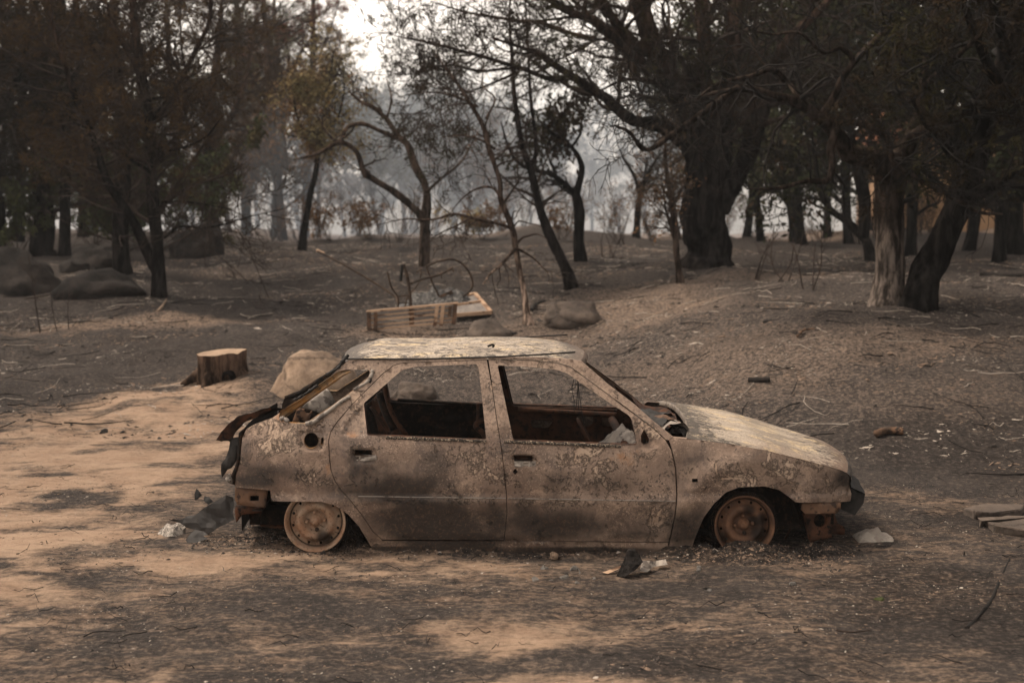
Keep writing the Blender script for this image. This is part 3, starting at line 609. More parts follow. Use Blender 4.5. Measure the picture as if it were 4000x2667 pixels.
# bonnet
def hood_loft():
    tl = S('A2', (1150, 678), (1200, 684), (1400, 710), (1600, 744), (1800, 794), (1950, 836), (2040, 864), (2070, 880))
    E = np.array([side_pt(*p) for p in tl]); n, m = 56, 36
    cum = np.concatenate([[0], np.cumsum(np.linalg.norm(np.diff(E, axis=0), axis=1))]); cum /= cum[-1]; s = np.linspace(0, 1, n)
    X, Y, Z = (np.interp(s, cum, E[:, k]) for k in range(3)); t = np.linspace(-1, 1, m); V = np.zeros((n, m, 3))
    V[..., 1] = YC + t[None]*(YC - Y)[:, None]
    V[..., 0] = X[:, None] + ((.10*smooth(.7, 1, s))[:, None] + (.06*smooth(.35, 0, s))[:, None])*(1 - np.abs(t[None])**2.2)
    V[..., 2] = Z[:, None] + (.045 - .02*s[:, None])*(1 - np.abs(t[None])**3) + .004*fbm(V*np.array([4, 4, 1]) + 5, 3)
    V[..., 2] -= .006*np.exp(-((np.abs(t[None]) - (.72 - .2*s[:, None]))/.05)**2)     # pressed swage line
    i = np.arange(n*m).reshape(n, m); F = np.stack([i[:-1, :-1], i[1:, :-1], i[1:, 1:], i[:-1, 1:]], -1).reshape(-1, 4)
    ss = np.repeat(s, m); tt = np.tile(t, n); so = .35*smooth(.25, 0, ss) + .25*smooth(.8, 1, ss) - .35*smooth(.2, .4, ss)*smooth(.9, .6, ss) + .2*smooth(-.85, -1, tt)
    ru = .75*smooth(.85, 1, ss) + .5*smooth(-.55, -.95, tt)*smooth(.3, .5, ss)
    h = car_mesh('bonnet', V.reshape(-1, 3), F, ASHP, car, True, {'soot': so, 'rust': np.clip(ru, 0, 1)})
    e = V[-1]; lip = np.concatenate([e, e + np.array([.022, 0, -.02]), e + np.array([.028, 0, -.05]), e + np.array([.01, 0, -.10]), e + np.array([.0, 0, -.17])])
    i = np.arange(5*m).reshape(5, m); F2 = np.stack([i[:-1, :-1], i[:-1, 1:], i[1:, 1:], i[1:, :-1]], -1).reshape(-1, 4)
    car_mesh('front_panel', lip, F2, PAINT, car, True, {'soot': np.full(len(lip), .6), 'cream': np.zeros(len(lip)), 'rust': np.full(len(lip), .3)})
    e = V[0]; lip = np.concatenate([e, e + np.array([-.01, 0, -.03]), e + np.array([.03, 0, -.05])]); i = np.arange(3*m).reshape(3, m)
    F2 = np.stack([i[:-1, :-1], i[:-1, 1:], i[1:, 1:], i[1:, :-1]], -1).reshape(-1, 4)
    car_mesh('bonnet_rear_edge', lip, F2, GREYM, h)
    return h
hood = hood_loft()
# scuttle: a sooty tray under the windscreen base with curled sheet remains
def box_np(x0, x1, y0, y1, z0, z1):
    V = np.array([(x, y, z) for x in (x0, x1) for y in (y0, y1) for z in (z0, z1)], float)
    F = np.array([(0, 1, 3, 2), (4, 6, 7, 5), (0, 4, 5, 1), (2, 3, 7, 6), (0, 2, 6, 4), (1, 5, 7, 3)]); return V, F
def grid_sheet(n, m, fn):
    a, b = np.meshgrid(np.linspace(0, 1, n), np.linspace(0, 1, m), indexing='ij'); V = fn(a, b).reshape(-1, 3)
    i = np.arange(n*m).reshape(n, m); return V, np.stack([i[:-1, :-1], i[1:, :-1], i[1:, 1:], i[:-1, 1:]], -1).reshape(-1, 4)
pa = side_pt(*S('A2', (960, 590))[0]); pb = side_pt(*S('A2', (1160, 660))[0])
def scut(a, b):
    x = pa[0] - .02 + (pb[0]-pa[0]+.05)*a; y = Y0 + .13 + (2*HALF - .26)*b; z = pa[2] - .015 + (pb[2]-pa[2]-.01)*a - .05*np.sin(a*math.pi) + .014*fbm(np.stack([x*9, y*9, 0*x], -1), 3)
    return np.stack([x, y, z], -1)
V, F = grid_sheet(20, 60, scut); car_mesh('scuttle_tray', V, F, RUSTDK)
for k, (cx_, cy_, w_, l_, rot, m_) in enumerate([(.45, .07, .13, .20, .5, GREYM), (.68, .05, .09, .16, -.4, BLACKP), (.5, .18, .14, .24, .2, RUST), (.3, .3, .1, .2, .9, BLACKP), (.75, .13, .05, .2, .1, GREYM), (.2, .08, .06, .2, .7, BLACKP)]):
    base = scut(np.array(cx_), np.array(cy_))
    def curl(a, b, base=base, w_=w_, l_=l_, rot=rot, k=k):
        th = (a - .5)*2.4; X = w_*np.sin(th)*.8; Zc = w_*(np.cos(th)) - w_*.55; L = (b - .5)*l_
        return np.stack([base[0] + X*math.cos(rot) - L*math.sin(rot), base[1] + X*math.sin(rot) + L*math.cos(rot), base[2] + .045 + Zc*.7 + .012*fbm(np.stack([a*4 + k, b*5, a*0], -1), 3)], -1)
    V, F = grid_sheet(14, 16, curl); car_mesh('curled_sheet', V, F, m_)
# floor, bulkhead, inner wings and engine: all sooty
zs = .10
V, F = grid_sheet(30, 16, lambda a, b: np.stack([-1.55 + 2.55*a, Y0 + .08 + 1.53*b, zs + .07*smooth(.25, .05, a)*2 + .05*np.exp(-((b-.5)/.09)**2)*smooth(.15, .3, a) + .02*fbm(np.stack([a*9, b*9, a*0], -1), 3)], -1)); car_mesh('floor_pan', V, F, SOOT)
xb = side_pt(*S('A2', (1040, 720))[0])[0]
V, F = grid_sheet(12, 16, lambda a, b: np.stack([xb + .02 - .25*smooth(.45, 0, a) + .01*fbm(np.stack([a*7, b*7, a*0], -1), 2), Y0 + .10 + 1.49*b, .11 + .53*a], -1)); car_mesh('bulkhead', V, F, RUSTDK)
for sgn in (0, 1):
    def mirr(V): 
        V = np.array(V); V[:, 1] = np.where(sgn, 2*YC - V[:, 1], V[:, 1]); return V
    V, F = grid_sheet(14, 10, lambda a, b: np.stack([xb + .05 + .95*a, Y0 + .25 + .0*a + .05*np.sin(b*3), .10 + .5*b*(1-.35*a)], -1)); car_mesh('inner_wing', mirr(V), F, SOOT)
    # domed liner over the wheel
    for cxw, nm in ((1.38, 'front_wheelhouse'), (-1.17, 'rear_wheelhouse')):
        V, F = grid_sheet(20, 8, lambda a, b: np.stack([cxw + (.33)*np.cos(math.pi*a), Y0 + .07 + .20*b, .16 + (.30 if cxw > 0 else .28)*np.sin(math.pi*a)], -1)); car_mesh(nm, mirr(V), F, SOOT)
    V, F = grid_sheet(6, 6, lambda a, b: np.stack([-1.60 + .75*a, Y0 + .28 + 0*a, .12 + .55*b], -1)); car_mesh('rear_inner_wing', mirr(V), F, SOOT)
# engine block remains
bm = bmesh.new()
for (x, y, z, sx, sy, sz) in [(1.28, YC, .34, .42, .55, .30), (1.34, YC - .1, .50, .25, .4, .08), (1.15, YC + .3, .33, .3, .22, .24), (1.52, YC - .2, .3, .1, .3, .22)]:
    r = bmesh.ops.create_cube(bm, size=1, matrix=Matrix.Translation((x - CARX, y - YC, z)) @ Matrix.Diagonal((sx, sy, sz, 1)))
bmesh.ops.bevel(bm, geom=bm.edges[:], offset=.03, segments=2, affect='EDGES'); bmesh.ops.subdivide_edges(bm, edges=bm.edges[:], cuts=1)
for v in bm.verts: v.co += Vector((random.uniform(-.012, .012), random.uniform(-.012, .012), random.uniform(-.012, .012)))
bm_obj('engine_block', bm, SOOT, car)
# ---- nose: bare lamp panel, bracket with a round hole, bumper iron
def plate_uv(name, view, poly, Y, holes=(), mat=RUST, th=.008, parent=car, lean=0., grid=.03, rough=.0, world=False):
    def tw(p): q = at(p[0], p[1], Y); return (q[0], q[2])
    ol = densify([tw(p) for p in S(view, *poly)], grid); hl = [densify([tw(p) for p in S(view, *h)], grid) for h in holes]
    V = []; E = []
    for lp in [ol] + hl: k = len(V); V += lp; E += [(k+i, k+(i+1) % len(lp)) for i in range(len(lp))]
    A = np.array(V); x0, z0 = A.min(0); x1, z1 = A.max(0); gx_, gz_ = np.meshgrid(np.arange(x0+grid/2, x1, grid), np.arange(z0+grid/2, z1, grid)); q = np.stack([gx_.ravel(), gz_.ravel()], 1)
    k = sdist(q[:, 0], q[:, 1], ol) > grid*.3
    for h in hl: k &= sdist(q[:, 0], q[:, 1], h) < -grid*.3
    V += [tuple(t) for t in q[k]]
    vo, eo, fo, *_ = geometry.delaunay_2d_cdt([Vector(t) for t in V], E, [], 0, 1e-5)
    v2 = np.array([(t.x, t.y) for t in vo]); f = np.array([t for t in fo if len(t) == 3]); cen = v2[f].mean(1); ok = in_poly(cen[:, 0], cen[:, 1], ol)
    for h in hl: ok &= ~in_poly(cen[:, 0], cen[:, 1], h)
    f = f[ok]; e1 = v2[f[:, 1]] - v2[f[:, 0]]; e2 = v2[f[:, 2]] - v2[f[:, 0]]; cr = e1[:, 0]*e2[:, 1] - e1[:, 1]*e2[:, 0]; f[cr < 0] = f[cr < 0][:, ::-1]
    n = len(v2); zb = v2[:, 1].min()
    y = Y + lean*(v2[:, 1] - zb) + rough*fbm(np.stack([v2[:, 0]*9, v2[:, 1]*9, np.full(n, Y)], 1), 3)
    P = np.concatenate([np.stack([v2[:, 0], y, v2[:, 1]], 1), np.stack([v2[:, 0], y + th, v2[:, 1]], 1)])
    ed = {}
    for t in f:
        for a, b in ((t[0], t[1]), (t[1], t[2]), (t[2], t[0])): ed[(a, b)] = 1
    bd = [(a, b) for (a, b) in ed if (b, a) not in ed]
    F = [f, f[:, ::-1] + n] + [np.array([(b, a, a+n), (b, a+n, b+n)]) for a, b in bd]
    F = np.concatenate(F)
    return (P, F) if world else car_mesh(name, P, F, mat, parent)
circ = lambda cx, cy, r, n=16, ry=None: [(cx + r*math.cos(2*math.pi*k/n), cy + (ry or r)*math.sin(2*math.pi*k/n)) for k in range(n)]
plate_uv('lamp_panel', 'A2', [(1812, 1052), (2036, 1048), (2034, 1078), (2010, 1108), (1830, 1112), (1808, 1090)], Y0 + .10, mat=RUST, th=.03, rough=.006)
plate_uv('lamp_bracket', 'A2', [(1815, 1108), (1980, 1108), (1975, 1160), (1985, 1245), (1930, 1262), (1895, 1262), (1860, 1275), (1850, 1262)], Y0 + .17, [circ(1912, 1150, 33, ry=36)], mat=RUSTDK, th=.02, rough=.01)
plate_uv('lamp_bracket', 'A2', [(1960, 1110), (2000, 1110), (2020, 1170), (2060, 1190), (2060, 1230), (1990, 1250), (1965, 1240)], Y0 + .5, mat=RUSTDK, th=.03, rough=.02)
V, F = box_np(side_pt(*S('A2', (1790, 1180))[0])[0], side_pt(*S('A2', (1800, 1180))[0])[0] + .25, Y0 + .3, Y0 + 1.4, .12, .30); car_mesh('radiator_support', V, F, SOOT, smoothsh=False)
pb_ = [(2095, 962), (2125, 985), (2172, 998), (2165, 1050), (2120, 1118), (2090, 1110), (2028, 1082), (2060, 1040)]
Yb = Y0 + .26
pr = [at(*p, Yb) for p in S('A2', *pb_)]; m = len(pr); V = []
for k in range(9):
    t = k/8; bow = .07*(1 - (2*t-1)**2)
    V += [(p[0] + bow + .006*random.uniform(-1, 1), Yb + t*2*(YC - Yb), p[2] + .006*random.uniform(-1, 1)) for p in pr]
F = [(k*m+i, k*m+(i+1) % m, (k+1)*m+(i+1) % m, (k+1)*m+i) for k in range(8) for i in range(m)]
F3 = [(a, b, c) for a, b, c, d in F] + [(a, c, d) for a, b, c, d in F] + [(0, i, i+1) for i in range(1, m-1)] + [(8*m, 8*m+i+1, 8*m+i) for i in range(1, m-1)]
car_mesh('bumper_beam', V, np.array(F3), BLACKP, smoothsh=False)
V, F = tube_np([at(*p, Y0 + .28) for p in S('A2', (1790, 1110), (1760, 1170), (1715, 1255))], .005, 6); car_mesh('bay_rod', V, F, RUSTDK)
# ---- tail: tailgate edge, exposed valance
lip_o = S('B1', (850, 880), (700, 915), (560, 962), (430, 1003), (330, 1070), (240, 1170), (160, 1290))
lip_i = S('B1', (860, 905), (720, 985), (600, 1035), (500, 1070), (420, 1140), (380, 1230), (330, 1285))
A_ = catmull([at(*p, Y0 + .20) for p in lip_o[3:]], 7); B_ = catmull([at(*p, Y0 + .20) for p in lip_i[3:]], 7)
def gate(a, b, cur, off):
    s = a*6; P = np.stack([np.interp(s, range(7), cur[:, k]) for k in range(3)], -1); t = b*2 - 1
    P[..., 1] = YC + t*(YC - Y0 - .15 - .05*a); P[..., 0] -= off*(1 - t*t); return P
def near_gate(a, b, cur, w0, w1):
    s = a*6; P = np.stack([np.interp(s, range(7), cur[:, k]) for k in range(3)], -1); P[..., 1] = Y0 + w0 + (w1 - w0)*b; P[..., 2] -= .05*b; P[..., 0] += .03*b; return P
A_ = catmull([at(*p, Y0 + .17) for p in lip_o], 7); B_ = catmull([at(*p, Y0 + .17) for p in lip_i], 7)
V, F = grid_sheet(30, 12, lambda a, b: near_gate(a, b, A_, .13, .42) + np.stack([0*a, 0*a, .008*fbm(np.stack([a*8, b*5, a*0], -1), 3)], -1)); tg = car_mesh('tailgate', V, F, BLACKP)
V, F = grid_sheet(30, 10, lambda a, b: near_gate(a, b*0, A_, .13, .13)*(1-b[..., None]) + near_gate(a, b*0, B_, .15, .15)*b[..., None]); car_mesh('tailgate_inner', V, F, RUSTDK, tg)
gl = S('A1', (560, 735), (548, 790), (520, 840), (492, 878), (496, 962), (520, 935), (560, 870), (590, 760))
plate_uv('hanging_plastic', 'A1', [(545, 728), (592, 722), (600, 780), (585, 860), (555, 905), (530, 915), (497, 965), (490, 925), (492, 880), (520, 845), (538, 790)], Y0 + .14, mat=BLACKP, th=.02, rough=.02, lean=.1)
plate_uv('tail_corner_post', 'A1', [(600, 690), (640, 655), (625, 720), (612, 860), (585, 950), (578, 1010), (545, 1000), (552, 950), (585, 880)], Y0 + .125, mat=SOOT, th=.05, rough=.01)
plate_uv('tail_foil', 'A1', [(540, 935), (560, 975), (560, 1000), (530, 995), (515, 970)], Y0 + .12, mat=WHITEASH, th=.01, rough=.02)
plate_uv('rear_valance', 'A1', [(575, 1028), (775, 1045), (770, 1090), (760, 1150), (690, 1142), (590, 1130), (575, 1100)], Y0 + .085, [[(668, 1076), (722, 1076), (722, 1108), (668, 1108)]], mat=RUST, th=.02, rough=.006)
V, F = grid_sheet(8, 14, lambda a, b: np.stack([-1.625 - .03*np.sin(b*3.1) - .0*a, Y0 + .16 + (2*HALF - .32)*b, .10 + .60*a], -1)); car_mesh('tail_panel', V, F, SOOT)
plate_uv('tail_lower_rail', 'A1', [(580, 1135), (760, 1155), (740, 1180), (620, 1190), (585, 1240), (575, 1170)], Y0 + .14, mat=RUSTDK, th=.06, rough=.01)
plate_uv('tail_box_section', 'A1', [(735, 1200), (880, 1200), (880, 1240), (740, 1250)], Y0 + .5, mat=GREYM, th=.1, rough=.01)
V, F = tube_np([at(*p, Y0 + .35) for p in S('A1', (730, 1245), (800, 1258), (880, 1268), (960, 1262))], .016, 8); car_mesh('exhaust_pipe', V, F, RUSTDK)
# hatch side arms and the strip beneath the far rear glass
for sg in (1,):
    P = [side_pt(*p) + np.array([-.012, .035, -.02]) for p in S('A1', (1235, 268), (1130, 365), (930, 510), (760, 620), (660, 650))]
    P = catmull(P, 20)
    if sg: P[:, 1] = 2*YC - P[:, 1]
    V, F = tube_np(P, .018 + .006*vnoise(np.stack([np.arange(20)*.7, np.zeros(20), np.zeros(20)+sg], 1)), 6); car_mesh('hatch_arm', V, F, SOOT, tg)
# ---- things seen through the side glass openings
plate_uv('strut_tower', 'B1', [(1240, 880), (1400, 760), (1520, 672), (1560, 700), (1640, 850), (1500, 975), (1350, 920)], Y0 + .42, mat=GREYM, th=.08, rough=.03, lean=.3)
plate_uv('belt_bracket', 'B1', [(1110, 1080), (1180, 890), (1370, 935), (1310, 1090)], Y0 + .34, [circ(1310, 925, 42, 10), circ(1235, 1078, 36, 10)], mat=RUST, th=.02, rough=.01, grid=.02)
for k, (pts, r, yy) in enumerate([([(190, 930), (300, 1080), (400, 1230), (480, 1360)], .012, .45), ([(400, 640), (480, 950), (590, 1170), (740, 1375)], .016, .9), ([(330, 720), (420, 1000), (560, 1280)], .03, 1.0)]):
    V, F = tube_np(catmull([at(*p, Y0 + yy) for p in S('B3', *pts)], 12), r, 8); car_mesh('seat_back_strut', V, F, RUSTDK if k < 2 else SOOT)
plate_uv('wheelhouse_side', 'B3', [(150, 900), (330, 700), (420, 720), (560, 1200), (740, 1420), (150, 1420)], Y0 + 1.15, mat=RUSTDK, th=.05, rough=.03)
plate_uv('seat_back_panel', 'B3', [(105, 900), (180, 860), (330, 1420), (145, 1420)], Y0 + .55, mat=SOOT, th=.03)
for pts, r in (([(1830, 890), (1830, 1180)], .011), ([(1920, 1140), (1830, 1170), (1800, 1240), (1850, 1290), (1910, 1340), (1950, 1440)], .017)):
    V, F = tube_np(catmull([at(*p, Y0 + .45) for p in S('B3', *pts)], 16), r, 8); car_mesh('seat_frame', V, F, RUSTDK)
for k, (x, y) in enumerate([(.16, .35), (.16, 1.05)]):     # front seat shells: bare hoops
    P = [(x - .12, Y0 + y, .2), (x - .22, Y0 + y, .42), (x - .30, Y0 + y + .05, .60), (x - .31, Y0 + y + .22, .66), (x - .30, Y0 + y + .4, .60), (x - .22, Y0 + y + .45, .42), (x - .12, Y0 + y + .45, .2)]
    V, F = tube_np(catmull(P, 30), .014, 8); car_mesh('seat_hoop', V, F, RUSTDK)
# window-base rails of the far doors, seen from inside
for view, a, b, r, mt in (('B3', (600, 830), (1900, 905), .012, SOOT), ('B4', (480, 860), (1990, 945), .02, RUSTDK)):
    V, F = tube_np(catmull([at(*S(view, p)[0], YC + HALF - .16) for p in (a, ((a[0]+b[0])/2, (a[1]+b[1])/2), b)], 20), r, 8)
    V[:, 2] = V[:, 2]; car_mesh('door_rail', V, F, mt)
# dashboard cross-tube, steering wheel, ash heap on the dash
xd = xb - .22
V, F = tube_np([(xd, Y0 + .12, .58), (xd, Y0 + .8, .59), (xd, Y0 + 1.55, .58)], .028, 10); car_mesh('dash_tube', V, F, RUSTDK)
cw = at(*S('B4', (1600, 1330))[0], YC + .36); n = 40; P = []
for k in range(n + 1):
    a = 2*math.pi*k/n; e1 = np.array([0, 1, 0]); e2 = np.array([-.48, 0, .88]); P.append(cw + np.array([0, 0, -.02]) + .185*(math.cos(a)*e1 + math.sin(a)*e2))
V, F = tube_np(P, .012, 8, cap=False); sw = car_mesh('steering_wheel', V, F, RUSTDK)
for a in (.5, 2.6, 4.7):
    e1 = np.array([0, 1, 0]); e2 = np.array([-.48, 0, .88]); q = cw + np.array([0, 0, -.02])
    V, F = tube_np([q, q + .185*(math.cos(a)*e1 + math.sin(a)*e2)], .010, 6); car_mesh('spoke', V, F, SOOT, sw)
V, F = tube_np([cw + np.array([0, 0, -.06]), cw + np.array([.32, 0, -.24])], .02, 8); car_mesh('steering_column', V, F, RUSTDK)
hp = at(*S('B4', (2080, 1290))[0], Y0 + .45)
def heapf(a, b):
    x = hp[0] - .13 + .30*a; y = hp[1] - .18 + .6*b
    z = hp[2] - .10 + .10*np.sin(math.pi*np.clip(a, 0, 1))*np.sin(math.pi*b)**.5 + .05*fbm(np.stack([x*12, y*12, 0*x], -1), 4)*np.sin(math.pi*np.clip(a, 0, 1))
    return np.stack([x, y, z], -1)
V, F = grid_sheet(40, 60, heapf); car_mesh('ash_covered_dash', V, F, GREYM)
for pts in ([(1340, 390), (1310, 550), (1340, 700), (1345, 920)], [(1395, 410), (1400, 500), (1385, 720), (1365, 860)], [(1400, 420), (1405, 640), (1410, 870)], [(1405, 430), (1420, 600), (1460, 880), (1500, 1100)]):
    V, F = tube_np(catmull([at(*p, Y0 + .30) for p in S('B4', *pts)], 16), .0022, 5); car_mesh('hanging_wire', V, F, BLACKP)
# ---- wheels
def wheel(cx, cz, y, soot_c, mat, flip, R=.183, dark=.0):
    prof = np.array([(.030, .024), (.056, .024), (.066, .016), (.080, -.008), (.096, -.016), (.110, -.012), (.122, .010), (.130, .020), (.150, .022), (.156, .034), (.160, .034), (.165, .004), (.170, -.018), (.178, -.028), (.183, -.030), (.186, -.026)])
    prof[:, 0] *= R/.186
    # dished disc with round vent holes, cut from one sheet
    holes = [ellipse(.140*R/.186*math.cos(a), .140*R/.186*math.sin(a), .008, .009, 10) for a in np.arange(12)*2*math.pi/12 + .2]
    ring = [ellipse(0, 0, r, r, 64) for r in prof[:, 0]]
    Vv = []; E = []
    for lp in holes: k = len(Vv); Vv += lp; E += [(k+i, k+(i+1) % len(lp)) for i in range(len(lp))]
    for lp in ring: Vv += lp
    Vv += ellipse(0, 0, .028, .028, 16) + [(0, 0)]
    A = np.array(Vv); d = np.full(len(A), 1.)
    nh = sum(len(h) for h in holes)
    for h in holes: d[nh:] = np.minimum(d[nh:], -sdist(A[nh:, 0], A[nh:, 1], h))
    A = A[d > .0015]
    vo, eo, fo, *_ = geometry.delaunay_2d_cdt([Vector(t) for t in A], E, [], 0, 1e-6)
    v2 = np.array([(t.x, t.y) for t in vo]); f = np.array([t for t in fo if len(t) == 3]); cen = v2[f].mean(1); ok = np.ones(len(f), bool)
    for h in holes: ok &= ~in_poly(cen[:, 0], cen[:, 1], h)
    f = f[ok]; e1 = v2[f[:, 1]] - v2[f[:, 0]]; e2 = v2[f[:, 2]] - v2[f[:, 0]]; cr = e1[:, 0]*e2[:, 1] - e1[:, 1]*e2[:, 0]; f[cr < 0] = f[cr < 0][:, ::-1]
    r = np.hypot(v2[:, 0], v2[:, 1]); dy = np.interp(r, prof[:, 0], prof[:, 1])
    so = np.zeros(len(v2))
    for (sx, sz, sr, k) in soot_c: so = np.maximum(so, k*np.exp(-(((v2[:, 0]-sx)**2 + (v2[:, 1]-sz)**2)/sr**2)))
    so = np.maximum(so, .8*smooth(.008, .0, np.abs(r - .158*R/.186))); so = np.maximum(so, .6*smooth(.012, .0, np.abs(r - .060))); so = np.maximum(so, .55*smooth(.006, 0., np.abs(r - .040))); so = np.maximum(so, .3*smooth(.010, .0, np.abs(r - .126)))  # dark rings painted into the dips, as shade to bring out the dish
    if dark: so = np.clip(so + dark, 0, 1)
    sg = -1 if flip else 1
    def put(V):
        V = np.array(V, float); V[:, 1] *= sg; return V + np.array([cx, y, cz])
    root = car_mesh('wheel_disc', put(np.stack([v2[:, 0], dy, v2[:, 1]], 1)), f if not flip else f[:, ::-1], mat, car, True, {'soot': so})
    root.name = 'wheel'
    V, F = lathe_np([(R, -.028), (R*1.005, -.02), (R*.985, 0), (R*.93, .015), (R*.90, .05), (R*.90, .10), (R*.985, .125), (R*1.0, .14)], 64, (0, 0, 0)); car_mesh('rim_barrel', put(V), F, mat, root, True, {'soot': np.full(len(V), .3 + dark)})
    V, F = lathe_np([(.0001, -.014), (.018, -.014), (.0225, -.009), (.025, .010), (.036, .013), (.038, .030)], 24, (0, 0, 0)); car_mesh('hub_cap', put(V), F, mat, root, True, {'soot': np.full(len(V), .1)})
    for k in range(4):
        a = k*math.pi/2 + .1; V, F = lathe_np([(.0001, -.004), (.008, -.003), (.0105, .004), (.013, .034)], 8, (.053*math.cos(a), 0, .053*math.sin(a))); car_mesh('wheel_bolt', put(V), F, mat, root, True, {'soot': np.full(len(V), .05 + .7*(k == 3))})
    V, F = lathe_np([(.11, .07), (.11, .12), (.03, .12), (.0001, .06)], 24, (0, 0, 0)); car_mesh('brake_drum', put(V), F, SOOT, root)
    return root
rc = at(*S('B2', (1783, 745))[0], Y0 + .065); fc = at(*S('B5', (1118, 1222))[0], Y0 + .085)
wr = wheel(rc[0], rc[2], Y0 + .065, [(.05, -.10, .06, .95), (-.02, -.12, .045, .6), (-.06, .04, .05, .25), (.08, -.03, .04, .4)], RIMA, False)
wf = wheel(fc[0], fc[2], Y0 + .085, [(.06, .02, .045, .95), (.09, -.05, .06, 1.), (.03, .09, .05, .75), (.10, .03, .05, .9), (-.12, -.08, .05, .7), (-.03, .08, .03, .5)], RIMB, False, R=.181)
wf.rotation_euler.z = 0
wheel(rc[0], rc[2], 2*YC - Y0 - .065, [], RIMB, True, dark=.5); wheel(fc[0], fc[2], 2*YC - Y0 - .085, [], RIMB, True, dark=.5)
# steel cord of the burnt tyres
def cord(cx, cz, y, root, n, spread, rlo, rhi, a0, a1):
    VV = []; FF = []; k = 0
    for i in range(n):
        r0 = random.uniform(rlo, rhi); yo = random.uniform(-.03, .11); P = []
        s0 = random.uniform(a0, a1); L = random.uniform(.6, 2.6)
        for j in range(16):
            a = s0 + L*j/15; r = r0 + spread*random.uniform(-1, 1)*.006 + .004*math.sin(j + i); P.append((cx + r*math.cos(a), y + yo + .004*math.sin(j*1.7 + i), max(cz + r*math.sin(a), .012 + .02*random.random())))
        V, F = tube_np(P, .0016, 3, False); VV.append(V); FF.append(F + k); k += len(V)
    return car_mesh('tyre_cord', np.concatenate(VV), np.concatenate(FF), SOOT, root, True, None, 'stuff')
cord(fc[0], fc[2], Y0 + .085, wf, 70, 1, .186, .205, -.6, 3.6); cord(rc[0], rc[2], Y0 + .065, wr, 40, 1, .186, .20, -1.2, .6)
def wires(name, c, n, hgt, parent):
    VV = []; FF = []; k = 0
    for i in range(n):
        b = np.array([c[0] + random.gauss(0, .06), c[1] + random.gauss(0, .05), .0]); t = np.array([c[0] + random.gauss(-.01, .02), c[1] + random.gauss(.02, .03), hgt*random.uniform(.5, 1)])
        P = catmull([b, (b+t)/2 + np.array([random.gauss(0, .03), random.gauss(0, .02), .01]), t], 8); V, F = tube_np(P, .0014, 3, False); VV.append(V); FF.append(F + k); k += len(V)
    return car_mesh(name, np.concatenate(VV), np.concatenate(FF), SOOT, parent, True, None, 'stuff')
p_ = at(*S('B2', (2130, 1000))[0], Y0 + .10); wires('wire_bundle', (p_[0], p_[1]), 70, .20, wr)
p_ = at(*S('B5', (740, 1440))[0], Y0 + .12); wires('wire_bundle', (p_[0], p_[1]), 40, .10, wf)

# ------------------------------------------------------------------ trees
def bark(name, char, brown, zc, spread, scale=10, bump=1., bd=.03):
    m = M(name); v = m.vec((1, 1, .22))
    n = m.noise(scale, 7, .68, v); n2 = m.noise(3, 4, .6)
    sep = m.t.nodes.new('ShaderNodeSeparateXYZ'); m.t.links.new(m.tc.outputs['Object'], sep.inputs[0])
    h = m.math('ADD', sep.outputs[2], m.math('MULTIPLY', m.math('SUBTRACT', n2, .5), spread))
    ch = m.mix(m.ramp(n, .40, .64), tuple(.35*x for x in char), tuple(2.4*x for x in char)); br = m.mix(m.ramp(n, .40, .64), tuple(.4*x for x in brown), tuple(1.8*x for x in brown))
    m.col(m.mix(m.ramp(h, zc - spread*.4, zc + spread*.4), ch, br)); m.rough(.95); m.b.inputs['Specular IOR Level'].default_value = .0
    m.bump(n, bump, bd); return m.m
BARK_PINE = bark('charred_pine_bark', (.010, .0085, .008), (.046, .029, .021), 3.6, 2.5)
BARK_OAK = bark('scorched_oak_bark', (.035, .026, .021), (.06, .041, .031), 2.0, 2.0)
BARK_BLACK = bark('black_bark', (.008, .007, .0065), (.018, .014, .012), 3.0, 3.0)
BARK_DEAD = bark('pale_dead_bark', (.17, .125, .098), (.05, .036, .029), .75, .7, 18)
BARK_STRIP = bark('stripped_oak_bark', (.075, .061, .052), (.028, .021, .017), .85, .7, 12)
TWIG = mottled('burnt_twig', (.020, .0145, .012), (.038, .026, .02), 5, .95, .2)
TWIGD = mottled('black_twig', (.007, .006, .0055), (.014, .011, .0095), 5, .95, .2)
def leaf_mat(name, a, b, c=None, tr=.0):
    m = M(name); n = m.noise(1.3, 5, .65); k = m.mix(m.ramp(n, .35, .65), a, b)
    if c: k = m.mix(m.ramp(m.noise(.8, 4, .6, m.vec(loc=(7, 3, 1))), .5, .62), k, c)
    m.col(k); m.rough(.85); m.b.inputs['Specular IOR Level'].default_value = .03; return m.m
NEED_BROWN = leaf_mat('scorched_needles', (.038, .023, .012), (.068, .042, .019), (.03, .021, .013))
NEED_DARK = leaf_mat('dark_scorched_needles', (.013, .0095, .0065), (.027, .018, .0095), (.03, .027, .011))
NEED_RED = leaf_mat('reddish_dead_needles', (.15, .048, .03), (.085, .05, .03), (.07, .058, .032))
LEAF_GOLD = leaf_mat('scorched_golden_leaves', (.26, .19, .09), (.15, .13, .065), (.19, .115, .06))
LEAF_BROWN = leaf_mat('withered_brown_leaves', (.14, .075, .036), (.07, .042, .024), (.045, .033, .022))
LEAF_DARK = leaf_mat('dark_oak_leaves', (.016, .020, .010), (.029, .026, .013), (.028, .017, .010))
LEAF_GREEN = leaf_mat('green_leaves', (.034, .042, .019), (.055, .058, .025), (.065, .052, .024))
LEAF_GREY = leaf_mat('dusty_green_needles', (.06, .06, .035), (.10, .085, .045), (.045, .045, .03))

